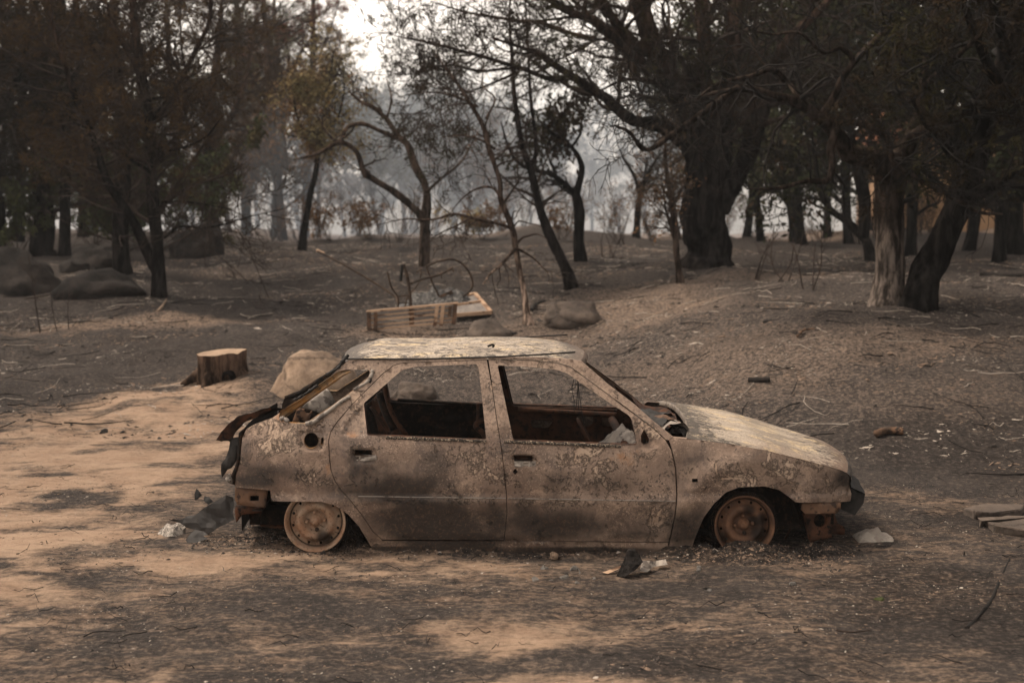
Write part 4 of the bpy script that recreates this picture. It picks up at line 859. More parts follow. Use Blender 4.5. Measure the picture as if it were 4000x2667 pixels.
def nrm(a): return a/(np.linalg.norm(a, axis=-1, keepdims=True) + 1e-9)
def tubes(P, R, k=3):                  # many thin branches at once: P (N, m, 3), R (N, m)
    N, m = P.shape[:2]; T = np.gradient(P, axis=1); T = nrm(T); T0 = nrm(P[:, -1] - P[:, 0])
    up = np.where(np.abs(T0[:, 2:3]) < .9, np.array([[0, 0, 1.]]), np.array([[1., 0, 0]])); A = nrm(np.cross(T0, up))[:, None]; A = nrm(A - T*(A*T).sum(-1, keepdims=True)); B = np.cross(T, A)
    a = np.arange(k)*2*math.pi/k
    V = P[:, :, None] + R[:, :, None, None]*(np.cos(a)[:, None]*A[:, :, None] + np.sin(a)[:, None]*B[:, :, None])
    i = np.arange(N*m*k).reshape(N, m, k); j = np.roll(i, -1, 2)
    F = np.stack([i[:, :-1], j[:, :-1], j[:, 1:], i[:, 1:]], -1).reshape(-1, 4)
    return V.reshape(-1, 3), np.concatenate([F[:, [0, 1, 2]], F[:, [0, 2, 3]]])
def sample(Ps, Rs, dens, t0=.0, t1=1.):
    """Random points along polylines: position, tangent, radius and how far along."""
    pos, tan, rad, tt, ll = [], [], [], [], []
    for P, R in zip(Ps, Rs):
        seg = np.linalg.norm(np.diff(P, axis=0), axis=1); L = seg.sum(); n = RNG.poisson(L*dens*(t1-t0))
        if not n: continue
        cum = np.concatenate([[0], np.cumsum(seg)])/max(L, 1e-6); t = RNG.uniform(t0, t1, n)
        pos.append(np.stack([np.interp(t, cum, P[:, k]) for k in range(3)], 1)); T = np.gradient(P, axis=0)
        tan.append(np.stack([np.interp(t, cum, T[:, k]) for k in range(3)], 1)); rad.append(np.interp(t, cum, R)); tt.append(t); ll.append(np.full(n, L))
    if not pos: return None
    return np.concatenate(pos), nrm(np.concatenate(tan)), np.concatenate(rad), np.concatenate(tt), np.concatenate(ll)
def grow(Ps, Rs, dens, len_rng, m, rfrac=.5, ang=(.6, 1.2), grav=0., up=0., wob=.18, rmax=9, t0=.15, t1=1., flat=0., taper=.25, rmin=.0015, shorten=.5):
    s = sample(Ps, Rs, dens, t0, t1)
    if s is None: return np.zeros((0, m, 3)), np.zeros((0, m))
    pos, tan, rad, t, L = s; N = len(pos)
    rnd = nrm(RNG.normal(size=(N, 3))*np.array([1, 1, 1 - flat])); perp = nrm(rnd - tan*(rnd*tan).sum(-1, keepdims=True))
    a = RNG.uniform(*ang, N)[:, None]; d = nrm(tan*np.cos(a) + perp*np.sin(a)); d[:, 2] += up; d = nrm(d)
    ln = RNG.uniform(*len_rng, N)*(1 - shorten*t); st = (ln/(m-1))[:, None]
    P = np.zeros((N, m, 3)); P[:, 0] = pos
    for k in range(1, m):
        d = d + RNG.normal(size=(N, 3))*wob; d[:, 2] += grav*(k/m); d = nrm(d); P[:, k] = P[:, k-1] + d*st
    r0 = np.clip(np.minimum(rad*rfrac, rmax), rmin*1.3, None)
    R = np.maximum(r0[:, None]*np.linspace(1, taper, m)[None], rmin)
    return P, R
def needles(pos, dirs, n, ln, wd, spread=.9):
    N = len(pos); p = np.repeat(pos, n, 0); d = np.repeat(dirs, n, 0); d = nrm(d + RNG.normal(size=d.shape)*spread)
    s = nrm(np.cross(d, RNG.normal(size=d.shape))); l = RNG.uniform(.6, 1.2, (len(p), 1))*ln; p = p + RNG.normal(size=p.shape)*ln*.25
    V = np.stack([p - s*wd/2, p + s*wd/2, p + d*l], 1).reshape(-1, 3); return V, np.arange(len(V)).reshape(-1, 3)
def leaves(pos, n, spread, size):
    p = np.repeat(pos, n, 0); p = p + RNG.normal(size=p.shape)*spread; N = len(p)
    a = nrm(RNG.normal(size=(N, 3))); b = nrm(np.cross(a, RNG.normal(size=(N, 3)))); s = size*RNG.uniform(.6, 1.3, (N, 1))
    V = np.stack([p - a*s, p + b*s*.45, p + a*s, p - b*s*.45], 1).reshape(-1, 3); i = np.arange(N)[:, None]*4
    return V, np.concatenate([i + np.array([[0, 1, 2]]), i + np.array([[0, 2, 3]])])
class Acc:
    def __init__(s): s.V = []; s.F = []; s.n = 0
    def add(s, VF):
        V, F = VF
        if len(V): s.V.append(V); s.F.append(F + s.n); s.n += len(V)
    def build(s, name, base, mat, parent, kind=None, sm=True):
        if not s.V: return None
        return mesh_np(name, np.concatenate(s.V) - base, np.concatenate(s.F), [mat], parent, sm, None, None, kind)
def limb_mesh(P, R, k, rough):
    V, F = tube_np(P, R, k, True); n = len(P)
    if rough:
        c = np.repeat(P, k, 0); o = V[:n*k] - c; V[:n*k] = c + o*(1 + rough*fbm(V[:n*k]*np.array([6, 6, 2.]), 3)[:, None] + .45*rough*np.abs(fbm(V[:n*k]*np.array([19, 19, 3.]), 2))[:, None])
    return V, F
def to_limb(view, pts, Yb, d0, d1, n=None, flare=0):
    """pts: (x, y, width) as measured; d0..d1: how far the limb leans away from Yb along its run."""
    k = VIEW[view][2]; m = len(pts); Q = []; R = []
    for i, (x, y, wd) in enumerate(pts):
        u, v = S(view, (x, y))[0]; p = at(u, v, Yb + d0 + (d1-d0)*i/max(m-1, 1)); Q.append(p); R.append(wd*k/2*depth(p)/FPX)
    n = n or (12*m if max(q[2] for q in pts)*k > 60 else 6*m); P = catmull(Q, n); Rr = np.interp(np.linspace(0, m-1, n), range(m), R)
    P = P + .25*Rr[:, None]*fbm(P*1.5 + 3.1, 2)[:, None]
    if flare: Rr = Rr*(1 + flare*np.exp(-np.linspace(0, 1, n)*n*.6/3))
    return P, Rr

def pine_crown(tw, fo, L, R, a):
    """a: d1,l1,d2,l2,d3,l3, needle settings."""
    g = dict(grav=a.get('grav', -.02), up=a.get('up', .1))
    P1, R1 = grow(L, R, a['d1'], a['l1'], 9, .45, (.7, 1.35), wob=a.get('wob', .13), t0=a.get('t0', .25), t1=a.get('t1', 1.), flat=.3, rmax=.05, rmin=.006, **g); tw.add(tubes(P1, R1, 4))
    P2, R2 = grow(list(P1), list(R1), a['d2']*1.4, a['l2'], 6, .6, (.5, 1.1), grav=a.get('grav2', .02), wob=.15, t0=.12, rmax=.014, rmin=.0042); tw.add(tubes(P2, R2, 3))
    if a.get('d3'):
        P3, R3 = grow(list(P2), list(R2), a['d3']*1.5, a['l3'], 3, .7, (.4, 1.), grav=a.get('grav3', .04), wob=.2, t0=.1, rmax=.006, rmin=.0036); tw.add(tubes(P3, R3, 3))
    else: P3 = P2
    if a.get('nn'):
        e = P3[:, -1]; d = nrm(P3[:, -1] - P3[:, -2]); k = RNG.random(len(e)) < a.get('nf', 1.)
        if a.get('nz'): k &= e[:, 2] > a['nz'] + RNG.normal(size=len(e))*.4
        fo.add(needles(e[k], d[k], int(a['nn']*1.3), a['nl'], a.get('nw', .008)*1.7))
        mid = P3[:, P3.shape[1]//2]; fo.add(needles(mid[k], d[k], max(1, a['nn']//2), a['nl'], a.get('nw', .008)*1.7))
def oak_crown(tw, fo, L, R, a):
    P1, R1 = grow(L, R, a['d1'], a['l1'], 9, .5, (.5, 1.3), grav=a.get('grav', .0), up=a.get('up', .15), wob=.28, t0=a.get('t0', .3), rmax=.04, rmin=.004); tw.add(tubes(P1, R1, 4))
    P2, R2 = grow(list(P1), list(R1), a['d2']*1.4, a['l2'], 6, .6, (.5, 1.2), wob=.32, grav=a.get('grav2', 0), t0=.12, rmax=.015, rmin=.004); tw.add(tubes(P2, R2, 3))
    P3, R3 = grow(list(P2), list(R2), a['d3']*1.5, a['l3'], 3, .7, (.4, 1.2), wob=.3, t0=.1, rmax=.006, rmin=.0034); tw.add(tubes(P3, R3, 3))
    if a.get('ln'):
        e = np.concatenate([P3[:, -1], P3[:, 2]]); k = np.ones(len(e), bool)
        if a.get('lm') is not None: k = a['lm'](e)
        fo.add(leaves(e[k], a['ln'], a.get('lsp', .08), a['ls']))
def make_tree(name, label, cat, base_uv, limbs, crown, a, barkm, twm, fom, group=None, extra=None, Yb=None, dl=0.):
    b = gp(*base_uv); Yb = b[1]
    b[2] -= .03
    root = empty(name, tuple(b), label, cat, group); L = []; R = []; main = True
    for lb in limbs:
        view, pts, d0, d1 = lb[:4]; kind = lb[4] if len(lb) > 4 else 'limb'
        P, Rr = to_limb(view, pts, Yb, d0, d1, flare=.35 if main else 0)
        if main: P[0, 2] -= .15
        V, F = limb_mesh(P, Rr, 30 if Rr.max() > .14 else (16 if Rr.max() > .06 else 7), .18 if Rr.max() > .05 else .08)
        mesh_np('trunk' if main else kind, V - b, F, [barkm], root); main = False
        L.append(P); R.append(Rr)
    tw, fo = Acc(), Acc()
    crown(tw, fo, L, R, a)
    if extra: extra(tw, fo, L, R)
    tw.build('crown', b, twm, root, 'stuff'); fo.build('foliage', b, fom, root, 'stuff', False)
    return root

def dead_twigs(d, l, t0=.08, t1=.65):
    def f(tw, fo, L, R):
        P1, R1 = grow(L[:3], R[:3], d, l, 9, .25, (.9, 1.5), grav=.02, up=.0, wob=.12, t0=t0, t1=t1, flat=.6, rmax=.014, rmin=.005, shorten=.2); tw.add(tubes(P1, R1, 4))
        P2, R2 = grow(list(P1), list(R1), 4, (.2, .7), 6, .6, (.5, 1.1), grav=.03, wob=.18, t0=.2, rmin=.0042); tw.add(tubes(P2, R2, 3))
        P3, R3 = grow(list(P2), list(R2), 4, (.1, .3), 3, .7, (.4, 1.), wob=.2, rmin=.0036); tw.add(tubes(P3, R3, 3))
    return f
# -------- the trees one can point at, traced limb by limb
# left: three-stemmed pine
make_tree('pine_tree', 'charred pine forking low, its V-shaped trunk nearest on the left', 'tree', S('D', (362, 682))[0], [
    ('A3', [(1040, 1960, 80), (1040, 1750, 74), (1030, 1567, 80), (1000, 1300, 76), (985, 1000, 66), (975, 800, 62), (950, 600, 58), (915, 350, 54), (880, 100, 46), (860, -200, 34), (850, -420, 18)], 0, .2),
    ('A3', [(1030, 1800, 60), (930, 1567, 66), (850, 1420, 58), (740, 1250, 54), (640, 1000, 50), (560, 800, 46), (480, 600, 40), (400, 350, 30), (330, 100, 22), (280, -100, 12)], .1, -.8),
    ('A3', [(985, 790, 44), (1060, 720, 40), (1120, 640, 38), (1200, 500, 34), (1300, 300, 32), (1370, 150, 28), (1390, -50, 22), (1400, -250, 12)], .1, .9),
    ('A3', [(945, 560, 30), (880, 430, 26), (790, 260, 22), (720, 120, 18), (690, -80, 10)], .1, -.7),
    ('A3', [(1000, 1130, 20), (850, 1040, 18), (680, 900, 15), (480, 800, 10)], 0, -1.2, 'dead_branch'),
    ('A3', [(1060, 1330, 18), (1180, 1320, 14), (1330, 1340, 10), (1500, 1370, 6)], 0, -.8, 'dead_branch'),
    ('A3', [(1080, 1560, 20), (1180, 1490, 16), (1380, 1490, 12), (1650, 1420, 8), (1860, 1370, 5)], 0, -1., 'dead_branch'),
    ('A3', [(1030, 1000, 16), (1200, 970, 14), (1350, 900, 11), (1440, 790, 7)], 0, -.6, 'dead_branch'),
    ('A3', [(1020, 890, 14), (1180, 870, 11), (1330, 800, 8), (1420, 710, 5)], 0, .5, 'dead_branch'),
    ('A3', [(1000, 650, 14), (1170, 620, 11), (1330, 530, 9), (1500, 440, 6)], 0, .5, 'dead_branch')],
    pine_crown, dict(d1=8, l1=(.7, 2.2), d2=6.5, l2=(.25, .8), d3=5.5, l3=(.12, .35), nn=7, nl=.10, nw=.008, nf=.6, nz=2.6, t0=.22, up=.05, grav=.04, grav2=.03), BARK_PINE, TWIG, NEED_BROWN, extra=dead_twigs(4, (.8, 2.4)))
make_tree('pine_tree', 'straight black pine trunk just behind the forked pine', 'tree', S('D', (290, 628))[0], [
    ('A3', [(800, 1800, 100), (795, 1567, 104), (800, 1300, 100), (805, 1100, 92), (795, 900, 84), (785, 700, 74), (765, 450, 64), (750, 200, 52), (745, -100, 38), (740, -350, 20)], 0, 0),
    ('A3', [(785, 640, 34), (700, 480, 28), (600, 300, 24), (520, 120, 20), (470, -100, 12)], 0, -.8), ('A3', [(770, 460, 26), (850, 300, 24), (920, 120, 20), (960, -80, 12)], 0, .9)],
    pine_crown, dict(d1=9, l1=(.8, 2.5), d2=6.5, l2=(.3, .9), d3=5, l3=(.12, .35), nn=8, nl=.11, nw=.009, nf=.8, nz=2.6, t0=.18, grav=.03), BARK_PINE, TWIG, NEED_BROWN, extra=dead_twigs(4.5, (.8, 2.2)))
make_tree('pine_tree', 'thick dark pine behind the boulders at far left', 'tree', S('D', (97, 590))[0], [
    ('A3', [(275, 1690, 150), (275, 1567, 136), (272, 1300, 122), (265, 1000, 112), (255, 700, 96), (240, 400, 76), (230, 100, 56), (225, -200, 30)], 0, 0),
    ('A3', [(290, 1150, 60), (360, 1020, 56), (420, 900, 48), (470, 700, 36), (520, 450, 28), (560, 200, 16)], 0, .8), ('A3', [(255, 800, 46), (150, 600, 38), (60, 400, 30), (-40, 150, 18)], 0, -.8)],
    pine_crown, dict(d1=9, l1=(.9, 2.8), d2=6, l2=(.35, 1.0), d3=5, l3=(.15, .4), nn=11, nl=.14, nw=.012, nf=1, nz=2.2, t0=.15), BARK_BLACK, TWIG, NEED_DARK, extra=dead_twigs(4, (1., 2.6)))
make_tree('pine_tree', 'dark pine cut off by the left edge of the picture', 'tree', S('D', (-18, 590))[0], [
    ('A3', [(-50, 1700, 130), (-45, 1400, 110), (-60, 1000, 100), (-80, 600, 80), (-90, 200, 60), (-100, -200, 30)], 0, -1), ('A3', [(-60, 900, 50), (60, 650, 40), (150, 400, 30), (230, 100, 18)], 0, -1.5)],
    pine_crown, dict(d1=9, l1=(1., 2.8), d2=5.5, l2=(.35, 1.0), d3=5, l3=(.15, .4), nn=9, nl=.13, nw=.010, nf=.8, nz=2.6, t0=.2), BARK_BLACK, TWIG, NEED_DARK, extra=dead_twigs(3, (1., 2.6)))
# centre left: reddish pines and slim leaning trunk
make_tree('pine_tree', 'tall pine with reddish dead needles behind the forked pine', 'tree', S('D', (632, 545))[0], [
    ('A3', [(1800, 1560, 52), (1815, 1300, 48), (1835, 1050, 46), (1850, 800, 40), (1830, 500, 34), (1810, 200, 26), (1800, -100, 14)], 0, 0),
    ('A3', [(1845, 850, 24), (1720, 600, 20), (1600, 400, 16), (1500, 250, 10)], 0, 1.), ('A3', [(1840, 620, 22), (1930, 420, 18), (2040, 250, 12), (2100, 150, 8)], 0, -.8)],
    pine_crown, dict(d1=6, l1=(1.0, 3.0), d2=5, l2=(.35, 1.0), d3=4, l3=(.2, .45), nn=11, nl=.16, nw=.014, nf=1., nz=3.0, t0=.25, up=.2), BARK_PINE, TWIG, NEED_RED, extra=dead_twigs(3, (.8, 2.)))
make_tree('pine_tree', 'thick pine clothed in brown withered needles left of the reddish pine', 'tree', S('D', (488, 552))[0], [
    ('A3', [(1400, 1580, 84), (1390, 1300, 80), (1380, 1000, 76), (1390, 700, 60), (1420, 400, 46), (1450, 100, 30), (1470, -150, 14)], 0, 0),
    ('A3', [(1390, 960, 50), (1480, 830, 44), (1580, 640, 36), (1640, 400, 26), (1680, 100, 14)], 0, .6)],
    pine_crown, dict(d1=5, l1=(.8, 2.6), d2=5.5, l2=(.35, .9), d3=4.5, l3=(.2, .45), nn=9, nl=.15, nw=.013, nf=.9, nz=1.6, t0=.12), BARK_PINE, TWIG, NEED_BROWN, extra=dead_twigs(3, (.8, 2.)))
make_tree('pine_tree', 'pair-stemmed pine with brown needles between two taller pines', 'tree', S('D', (565, 540))[0], [
    ('A3', [(1600, 1540, 44), (1640, 1250, 36), (1690, 1000, 30), (1730, 700, 24), (1790, 400, 14)], 0, -.4), ('A3', [(1610, 1480, 30), (1640, 1100, 26), (1600, 700, 22), (1570, 350, 12)], 0, .5)],
    pine_crown, dict(d1=5, l1=(.7, 2.0), d2=5, l2=(.3, .8), d3=4, l3=(.2, .4), nn=8, nl=.15, nw=.013, nf=.9, nz=1.5, t0=.2), BARK_PINE, TWIG, NEED_BROWN, extra=dead_twigs(3, (.6, 1.6)))
make_tree('slim_tree', 'slim black leaning trunk under the golden scorched crown', 'tree', S('D', (692, 575))[0], [
    ('A3', [(1980, 1630, 44), (1995, 1500, 42), (2030, 1300, 38), (2070, 1130, 34), (2085, 1020, 30), (2120, 800, 24), (2160, 560, 16), (2190, 330, 8)], 0, 0),
    ('A3', [(2085, 1000, 20), (1980, 850, 16), (1930, 650, 12), (1960, 480, 7)], 0, -.6), ('A3', [(2100, 900, 20), (2220, 760, 16), (2260, 560, 12), (2240, 380, 7)], 0, .6), ('A3', [(2090, 950, 16), (2010, 700, 12), (2050, 480, 8)], 0, 0.3)],
    oak_crown, dict(d1=13, l1=(.5, 1.7), d2=8, l2=(.25, .8), d3=7, l3=(.12, .3), ln=4, ls=.042, lsp=.10, t0=.4, lm=lambda e: fbm(e*1.1 + 5, 3) + RNG.normal(size=len(e))*.15 > .0), BARK_BLACK, TWIG, LEAF_GOLD)
# centre: twin-stemmed oak with the arched limb
make_tree('oak_tree', 'twin-stemmed oak with an arched left limb behind the burnt cart', 'tree', S('D', (975, 612))[0], [
    ('A4', [(938, 1760, 62), (940, 1567, 60), (938, 1430, 66), (950, 1300, 52), (940, 1220, 50), (880, 1100, 46), (830, 960, 42), (770, 900, 38), (700, 800, 32), (600, 710, 26), (520, 670, 20), (440, 600, 12)], 0, .5),
    ('A4', [(930, 1440, 50), (880, 1380, 46), (760, 1280, 44), (600, 1170, 42), (540, 1120, 38), (490, 1000, 34), (380, 940, 30), (230, 1010, 20), (80, 1050, 12)], 0, -.4),
    ('A4', [(760, 915, 30), (640, 860, 30), (530, 815, 28), (430, 840, 26), (370, 930, 20), (300, 880, 14), (230, 760, 8)], .2, -.3),
    ('A4', [(950, 1260, 24), (1050, 1170, 20), (1180, 1060, 14), (1270, 900, 8)], 0, .8), ('A4', [(690, 780, 18), (720, 650, 14), (690, 520, 9)], .4, .8)],
    oak_crown, dict(d1=4.2, l1=(.4, 1.3), d2=6, l2=(.2, .6), d3=5, l3=(.1, .3), ln=3, ls=.045, lsp=.07, t0=.35, lm=lambda e: (RNG.random(len(e)) < .30)), BARK_OAK, TWIG, LEAF_BROWN)
# centre: dead bare sapling in front
def droop(tw, fo, L, R):
    P1, R1 = grow([L[1], L[2], L[5]], [R[1], R[2], R[5]], 7, (.25, .8), 8, .5, (.6, 1.4), grav=-.22, up=-.2, wob=.22, t0=.2, rmax=.012, rmin=.003); tw.add(tubes(P1, R1, 4))
    P2, R2 = grow(list(P1), list(R1), 7, (.1, .35), 5, .6, (.4, 1.1), grav=-.15, wob=.25, t0=.2, rmin=.002); tw.add(tubes(P2, R2, 3))
make_tree('dead_sapling', 'bare dead sapling with pale lower bark standing before the boulder', 'tree', S('D', (1212, 748))[0], [
    ('A6', [(1675, 585, 58), (1660, 500, 40), (1640, 350, 34), (1610, 220, 34), (1590, 110, 36), (1570, 0, 34), (1500, -180, 34), (1495, -310, 32), (1430, -500, 30), (1390, -640, 26), (1330, -750, 22), (1210, -930, 17), (1100, -1070, 10)], 0, .2),
    ('A6', [(1590, 110, 24), (1500, 210, 18), (1440, 260, 14), (1390, 330, 8)], 0, -.4), ('A4', [(1500, 1500, 24), (1420, 1470, 22), (1250, 1430, 20), (1130, 1405, 18), (1000, 1440, 14), (800, 1440, 8), (620, 1480, 5)], 0, -.5),
    ('A4', [(1480, 1400, 22), (1430, 1290, 20), (1380, 1230, 18), (1280, 1240, 14), (1180, 1310, 9), (1060, 1460, 5)], 0, .4), ('A4', [(1400, 980, 18), (1330, 930, 16), (1200, 890, 11), (1050, 900, 6)], 0, -.3),
    ('A4', [(1240, 1430, 14), (1150, 1480, 12), (1060, 1520, 9), (980, 1567, 5)], -.2, -.6), ('A6', [(1600, 110, 16), (1700, 170, 11), (1790, 260, 6)], 0, .4),
    ('A4', [(1340, 780, 16), (1400, 650, 12), (1320, 560, 9), (1330, 400, 5)], .1, .5), ('A4', [(1290, 700, 14), (1100, 620, 11), (900, 610, 7), (760, 640, 4)], .1, -.5)],
    oak_crown, dict(d1=3.2, l1=(.3, 1.1), d2=6, l2=(.15, .5), d3=5, l3=(.08, .22), t0=.3, ln=0, grav=-.03), BARK_DEAD, TWIG, LEAF_BROWN, extra=droop)
make_tree('pine_tree', 'slender leaning pine with two thin upright stems right of the dead sapling', 'tree', S('D', (1312, 660))[0], [
    ('A4', [(1905, 1890, 84), (1870, 1780, 66), (1770, 1567, 62), (1700, 1380, 56), (1640, 1150, 50), (1600, 1020, 42), (1560, 850, 36), (1530, 650, 30), (1515, 450, 24), (1500, 200, 18), (1500, -100, 10)], 0, .2),
    ('A4', [(1625, 1100, 34), (1665, 1020, 28), (1665, 900, 26), (1645, 750, 24), (1625, 500, 20), (1610, 200, 15), (1600, -100, 8)], .1, .5), ('A4', [(1600, 1100, 26), (1530, 1040, 22), (1480, 940, 16), (1440, 800, 8)], 0, -.6)],
    pine_crown, dict(d1=5.5, l1=(.5, 1.5), d2=5.5, l2=(.2, .6), d3=4, l3=(.1, .3), nn=5, nl=.10, nw=.007, nf=.2, nz=4.0, t0=.2, up=.0, grav=.02), BARK_PINE, TWIG, NEED_BROWN)
make_tree('oak_tree', 'small oak with a crooked fork and a dark leafy clump', 'tree', S('D', (1337, 600))[0], [
    ('A4', [(1965, 1710, 72), (1950, 1567, 66), (1945, 1400, 62), (1925, 1290, 58), (1880, 1240, 46), (1830, 1190, 40), (1760, 1140, 32), (1640, 1110, 22), (1540, 1060, 12)], 0, -.2),
    ('A4', [(1925, 1300, 48), (1945, 1220, 44), (1970, 1110, 40), (1945, 1030, 34), (1885, 950, 26), (1830, 850, 20), (1850, 740, 10)], 0, .2),
    ('A4', [(1900, 970, 22), (1960, 880, 17), (1970, 770, 9)], .1, .4), ('A4', [(1870, 930, 20), (1780, 880, 15), (1720, 800, 8)], .1, -.3), ('A4', [(1820, 1185, 18), (1760, 1060, 14), (1740, 930, 7)], 0, .3)],
    oak_crown, dict(d1=12, l1=(.35, 1.1), d2=8, l2=(.2, .5), d3=7, l3=(.1, .25), ln=5, ls=.055, lsp=.09, t0=.5, lm=lambda e: (e[:, 2] > at(*S('A4', (1800, 1100))[0], e[:, 1].mean())[2]) & (RNG.random(len(e)) < .8)), BARK_BLACK, TWIGD, LEAF_DARK)
# right: the great spreading pine
make_tree('pine_tree', 'great spreading pine with many heavy black stems right of centre', 'tree', S('D', (1625, 615))[0], [
    ('A5', [(530, 1545, 250), (530, 1440, 230), (525, 1250, 236), (530, 1100, 246), (540, 960, 250), (520, 800, 200), (440, 640, 150), (340, 480, 125), (230, 260, 108), (140, 40, 96), (80, -150, 70), (30, -350, 40)], 0, -.3),
    ('A5', [(540, 940, 180), (520, 700, 130), (500, 480, 100), (520, 250, 84), (500, 0, 72), (490, -250, 45)], .1, .8),
    ('A5', [(570, 960, 180), (630, 720, 120), (660, 500, 104), (685, 250, 92), (705, 0, 80), (720, -250, 48)], .1, .4),
    ('A5', [(580, 1180, 150), (650, 1090, 128), (720, 980, 112), (800, 760, 104), (880, 500, 96), (960, 310, 80), (1050, 180, 60), (1180, 60, 44), (1300, -80, 26)], -.1, -.8),
    ('A5', [(460, 900, 110), (410, 830, 90), (250, 720, 78), (100, 690, 70), (-20, 600, 62), (-130, 520, 54), (-260, 430, 44), (-400, 340, 36), (-520, 280, 24), (-700, 220, 14)], 0, -1.6),
    ('A4', [(2420, 480, 80), (2330, 390, 74), (2200, 280, 66), (2050, 150, 58), (1900, 80, 50), (1750, -10, 42), (1560, -90, 28), (1350, -150, 16)], -.1, -1.4),
    ('A4', [(2330, 500, 60), (2250, 330, 52), (2200, 240, 44), (2100, 160, 38), (1980, 70, 30), (1850, -60, 20)], .2, 1.2),
    ('A4', [(1860, 510, 36), (1740, 510, 32), (1600, 462, 30), (1400, 400, 26), (1200, 340, 22), (950, 280, 16), (760, 240, 9)], -1., -1.8), ('A4', [(1620, 455, 24), (1450, 455, 22), (1300, 470, 18), (1100, 430, 14), (900, 460, 9)], -1.2, -.6),
    ('A4', [(2060, 260, 36), (1900, 220, 30), (1700, 150, 26), (1500, 130, 22), (1250, 90, 16), (1000, 20, 9)], .6, 1.8), ('A4', [(1560, 470, 20), (1380, 550, 17), (1240, 600, 14), (1100, 640, 9), (900, 740, 5)], -1.3, -1.8),
    ('A5', [(170, 310, 70), (60, 200, 60), (-40, 60, 48), (-150, -60, 34)], -.2, -1.2), ('A4', [(2280, 330, 24), (2100, 260, 20), (1950, 330, 16), (1800, 400, 10)], -.3, -2.),
    ('A5', [(400, 640, 50), (330, 560, 40), (200, 470, 30), (60, 460, 20), (-80, 520, 10)], -.2, -1.7), ('A5', [(120, 30, 60), (300, -80, 46), (420, -200, 26)], -.3, -1.8)],
    pine_crown, dict(d1=6.5, l1=(.8, 2.6), d2=5.5, l2=(.35, 1.0), d3=4.6, l3=(.15, .4), nn=6, nl=.12, nw=.010, nf=.6, nz=2.2, t0=.3, up=.08, grav=.05, wob=.16), BARK_PINE, TWIG, NEED_DARK)
# right: gnarled oak, its lower trunk stripped pale
make_tree('oak_tree', 'gnarled oak with pale stripped lower trunk and writhing bare limbs', 'tree', S('D', (2035, 700))[0], [
    ('A5', [(1575, 1760, 190), (1575, 1567, 158), (1572, 1400, 152), (1575, 1250, 150), (1580, 1120, 160), (1590, 1000, 190), (1640, 900, 120), (1700, 800, 100), (1750, 680, 84), (1780, 500, 70), (1800, 300, 58), (1830, 100, 46), (1880, -120, 26)], 0, .3),
    ('A5', [(1590, 1020, 150), (1480, 920, 124), (1350, 880, 96), (1290, 780, 84), (1180, 680, 72), (1050, 590, 60), (900, 550, 52), (720, 510, 44), (600, 580, 38), (450, 690, 34), (390, 730, 32), (190, 860, 26), (90, 760, 20), (0, 720, 12)], 0, -1.4),
    ('A5', [(1290, 690, 56), (1270, 760, 50), (1240, 860, 46), (1250, 950, 42), (1220, 1040, 36), (1100, 1040, 26), (950, 1080, 20), (760, 1085, 9)], -.5, -1.),
    ('A5', [(1300, 690, 44), (1440, 720, 40), (1560, 790, 36), (1600, 930, 34), (1700, 1000, 32), (1830, 1070, 30), (1950, 1140, 26), (2100, 1220, 20), (2230, 1230, 12)], -.5, -1.),
    ('A5', [(1180, 680, 50), (1260, 560, 44), (1310, 450, 40), (1370, 350, 34), (1300, 280, 30), (1200, 300, 22), (1060, 190, 18), (900, 200, 12), (760, 160, 6)], -.5, -1.3),
    ('A5', [(720, 510, 30), (560, 540, 28), (420, 590, 22), (280, 580, 14), (60, 520, 7)], -.9, -1.5), ('A5', [(1370, 360, 40), (1480, 250, 36), (1600, 150, 30), (1740, 80, 20)], -.4, .6), ('A5', [(980, 460, 40), (900, 400, 34), (780, 440, 28), (600, 480, 20), (480, 560, 10)], -.6, -1.6),
    ('A5', [(1690, 800, 70), (1830, 720, 60), (1980, 660, 50), (2100, 560, 36), (2250, 480, 20)], 0, -.8), ('A5', [(1150, 690, 40), (1060, 560, 36), (1000, 480, 30), (850, 350, 22), (760, 180, 10)], -.5, .3), ('A5', [(1780, 500, 40), (1900, 380, 34), (2040, 260, 26), (2180, 100, 14)], 0, -1.2)],
    oak_crown, dict(d1=6, l1=(.5, 1.9), d2=6, l2=(.25, .8), d3=5, l3=(.12, .35), ln=0, ls=.04, t0=.3), BARK_STRIP, TWIGD, LEAF_BROWN)
make_tree('pine_tree', 'thick black pine trunk leaning right beside the gnarled oak', 'tree', S('D', (2108, 706))[0], [
    ('A5', [(1750, 1770, 170), (1775, 1640, 184), (1800, 1540, 172), (1900, 1350, 168), (2010, 1100, 160), (2080, 900, 150), (2150, 650, 138), (2230, 400, 120), (2300, 150, 100), (2360, -150, 60)], 0, .3),
    ('A5', [(2010, 1050, 60), (1950, 920, 50), (1880, 820, 40), (1790, 720, 26), (1700, 560, 12)], 0, -.8), ('A5', [(2050, 1160, 50), (2160, 1080, 44), (2290, 1000, 38), (2420, 930, 20)], 0, -.5), ('A5', [(2200, 480, 70), (2100, 260, 56), (2020, 60, 40), (1960, -150, 20)], 0, -1.),
    ('A5', [(2260, 300, 60), (2180, 60, 46), (2120, -150, 20)], 0, -1.8)],
    pine_crown, dict(d1=6, l1=(.8, 2.6), d2=5.5, l2=(.3, .9), d3=5, l3=(.15, .35), nn=8, nl=.12, nw=.010, nf=.7, nz=2.2, t0=.35), BARK_BLACK, TWIGD, NEED_DARK)
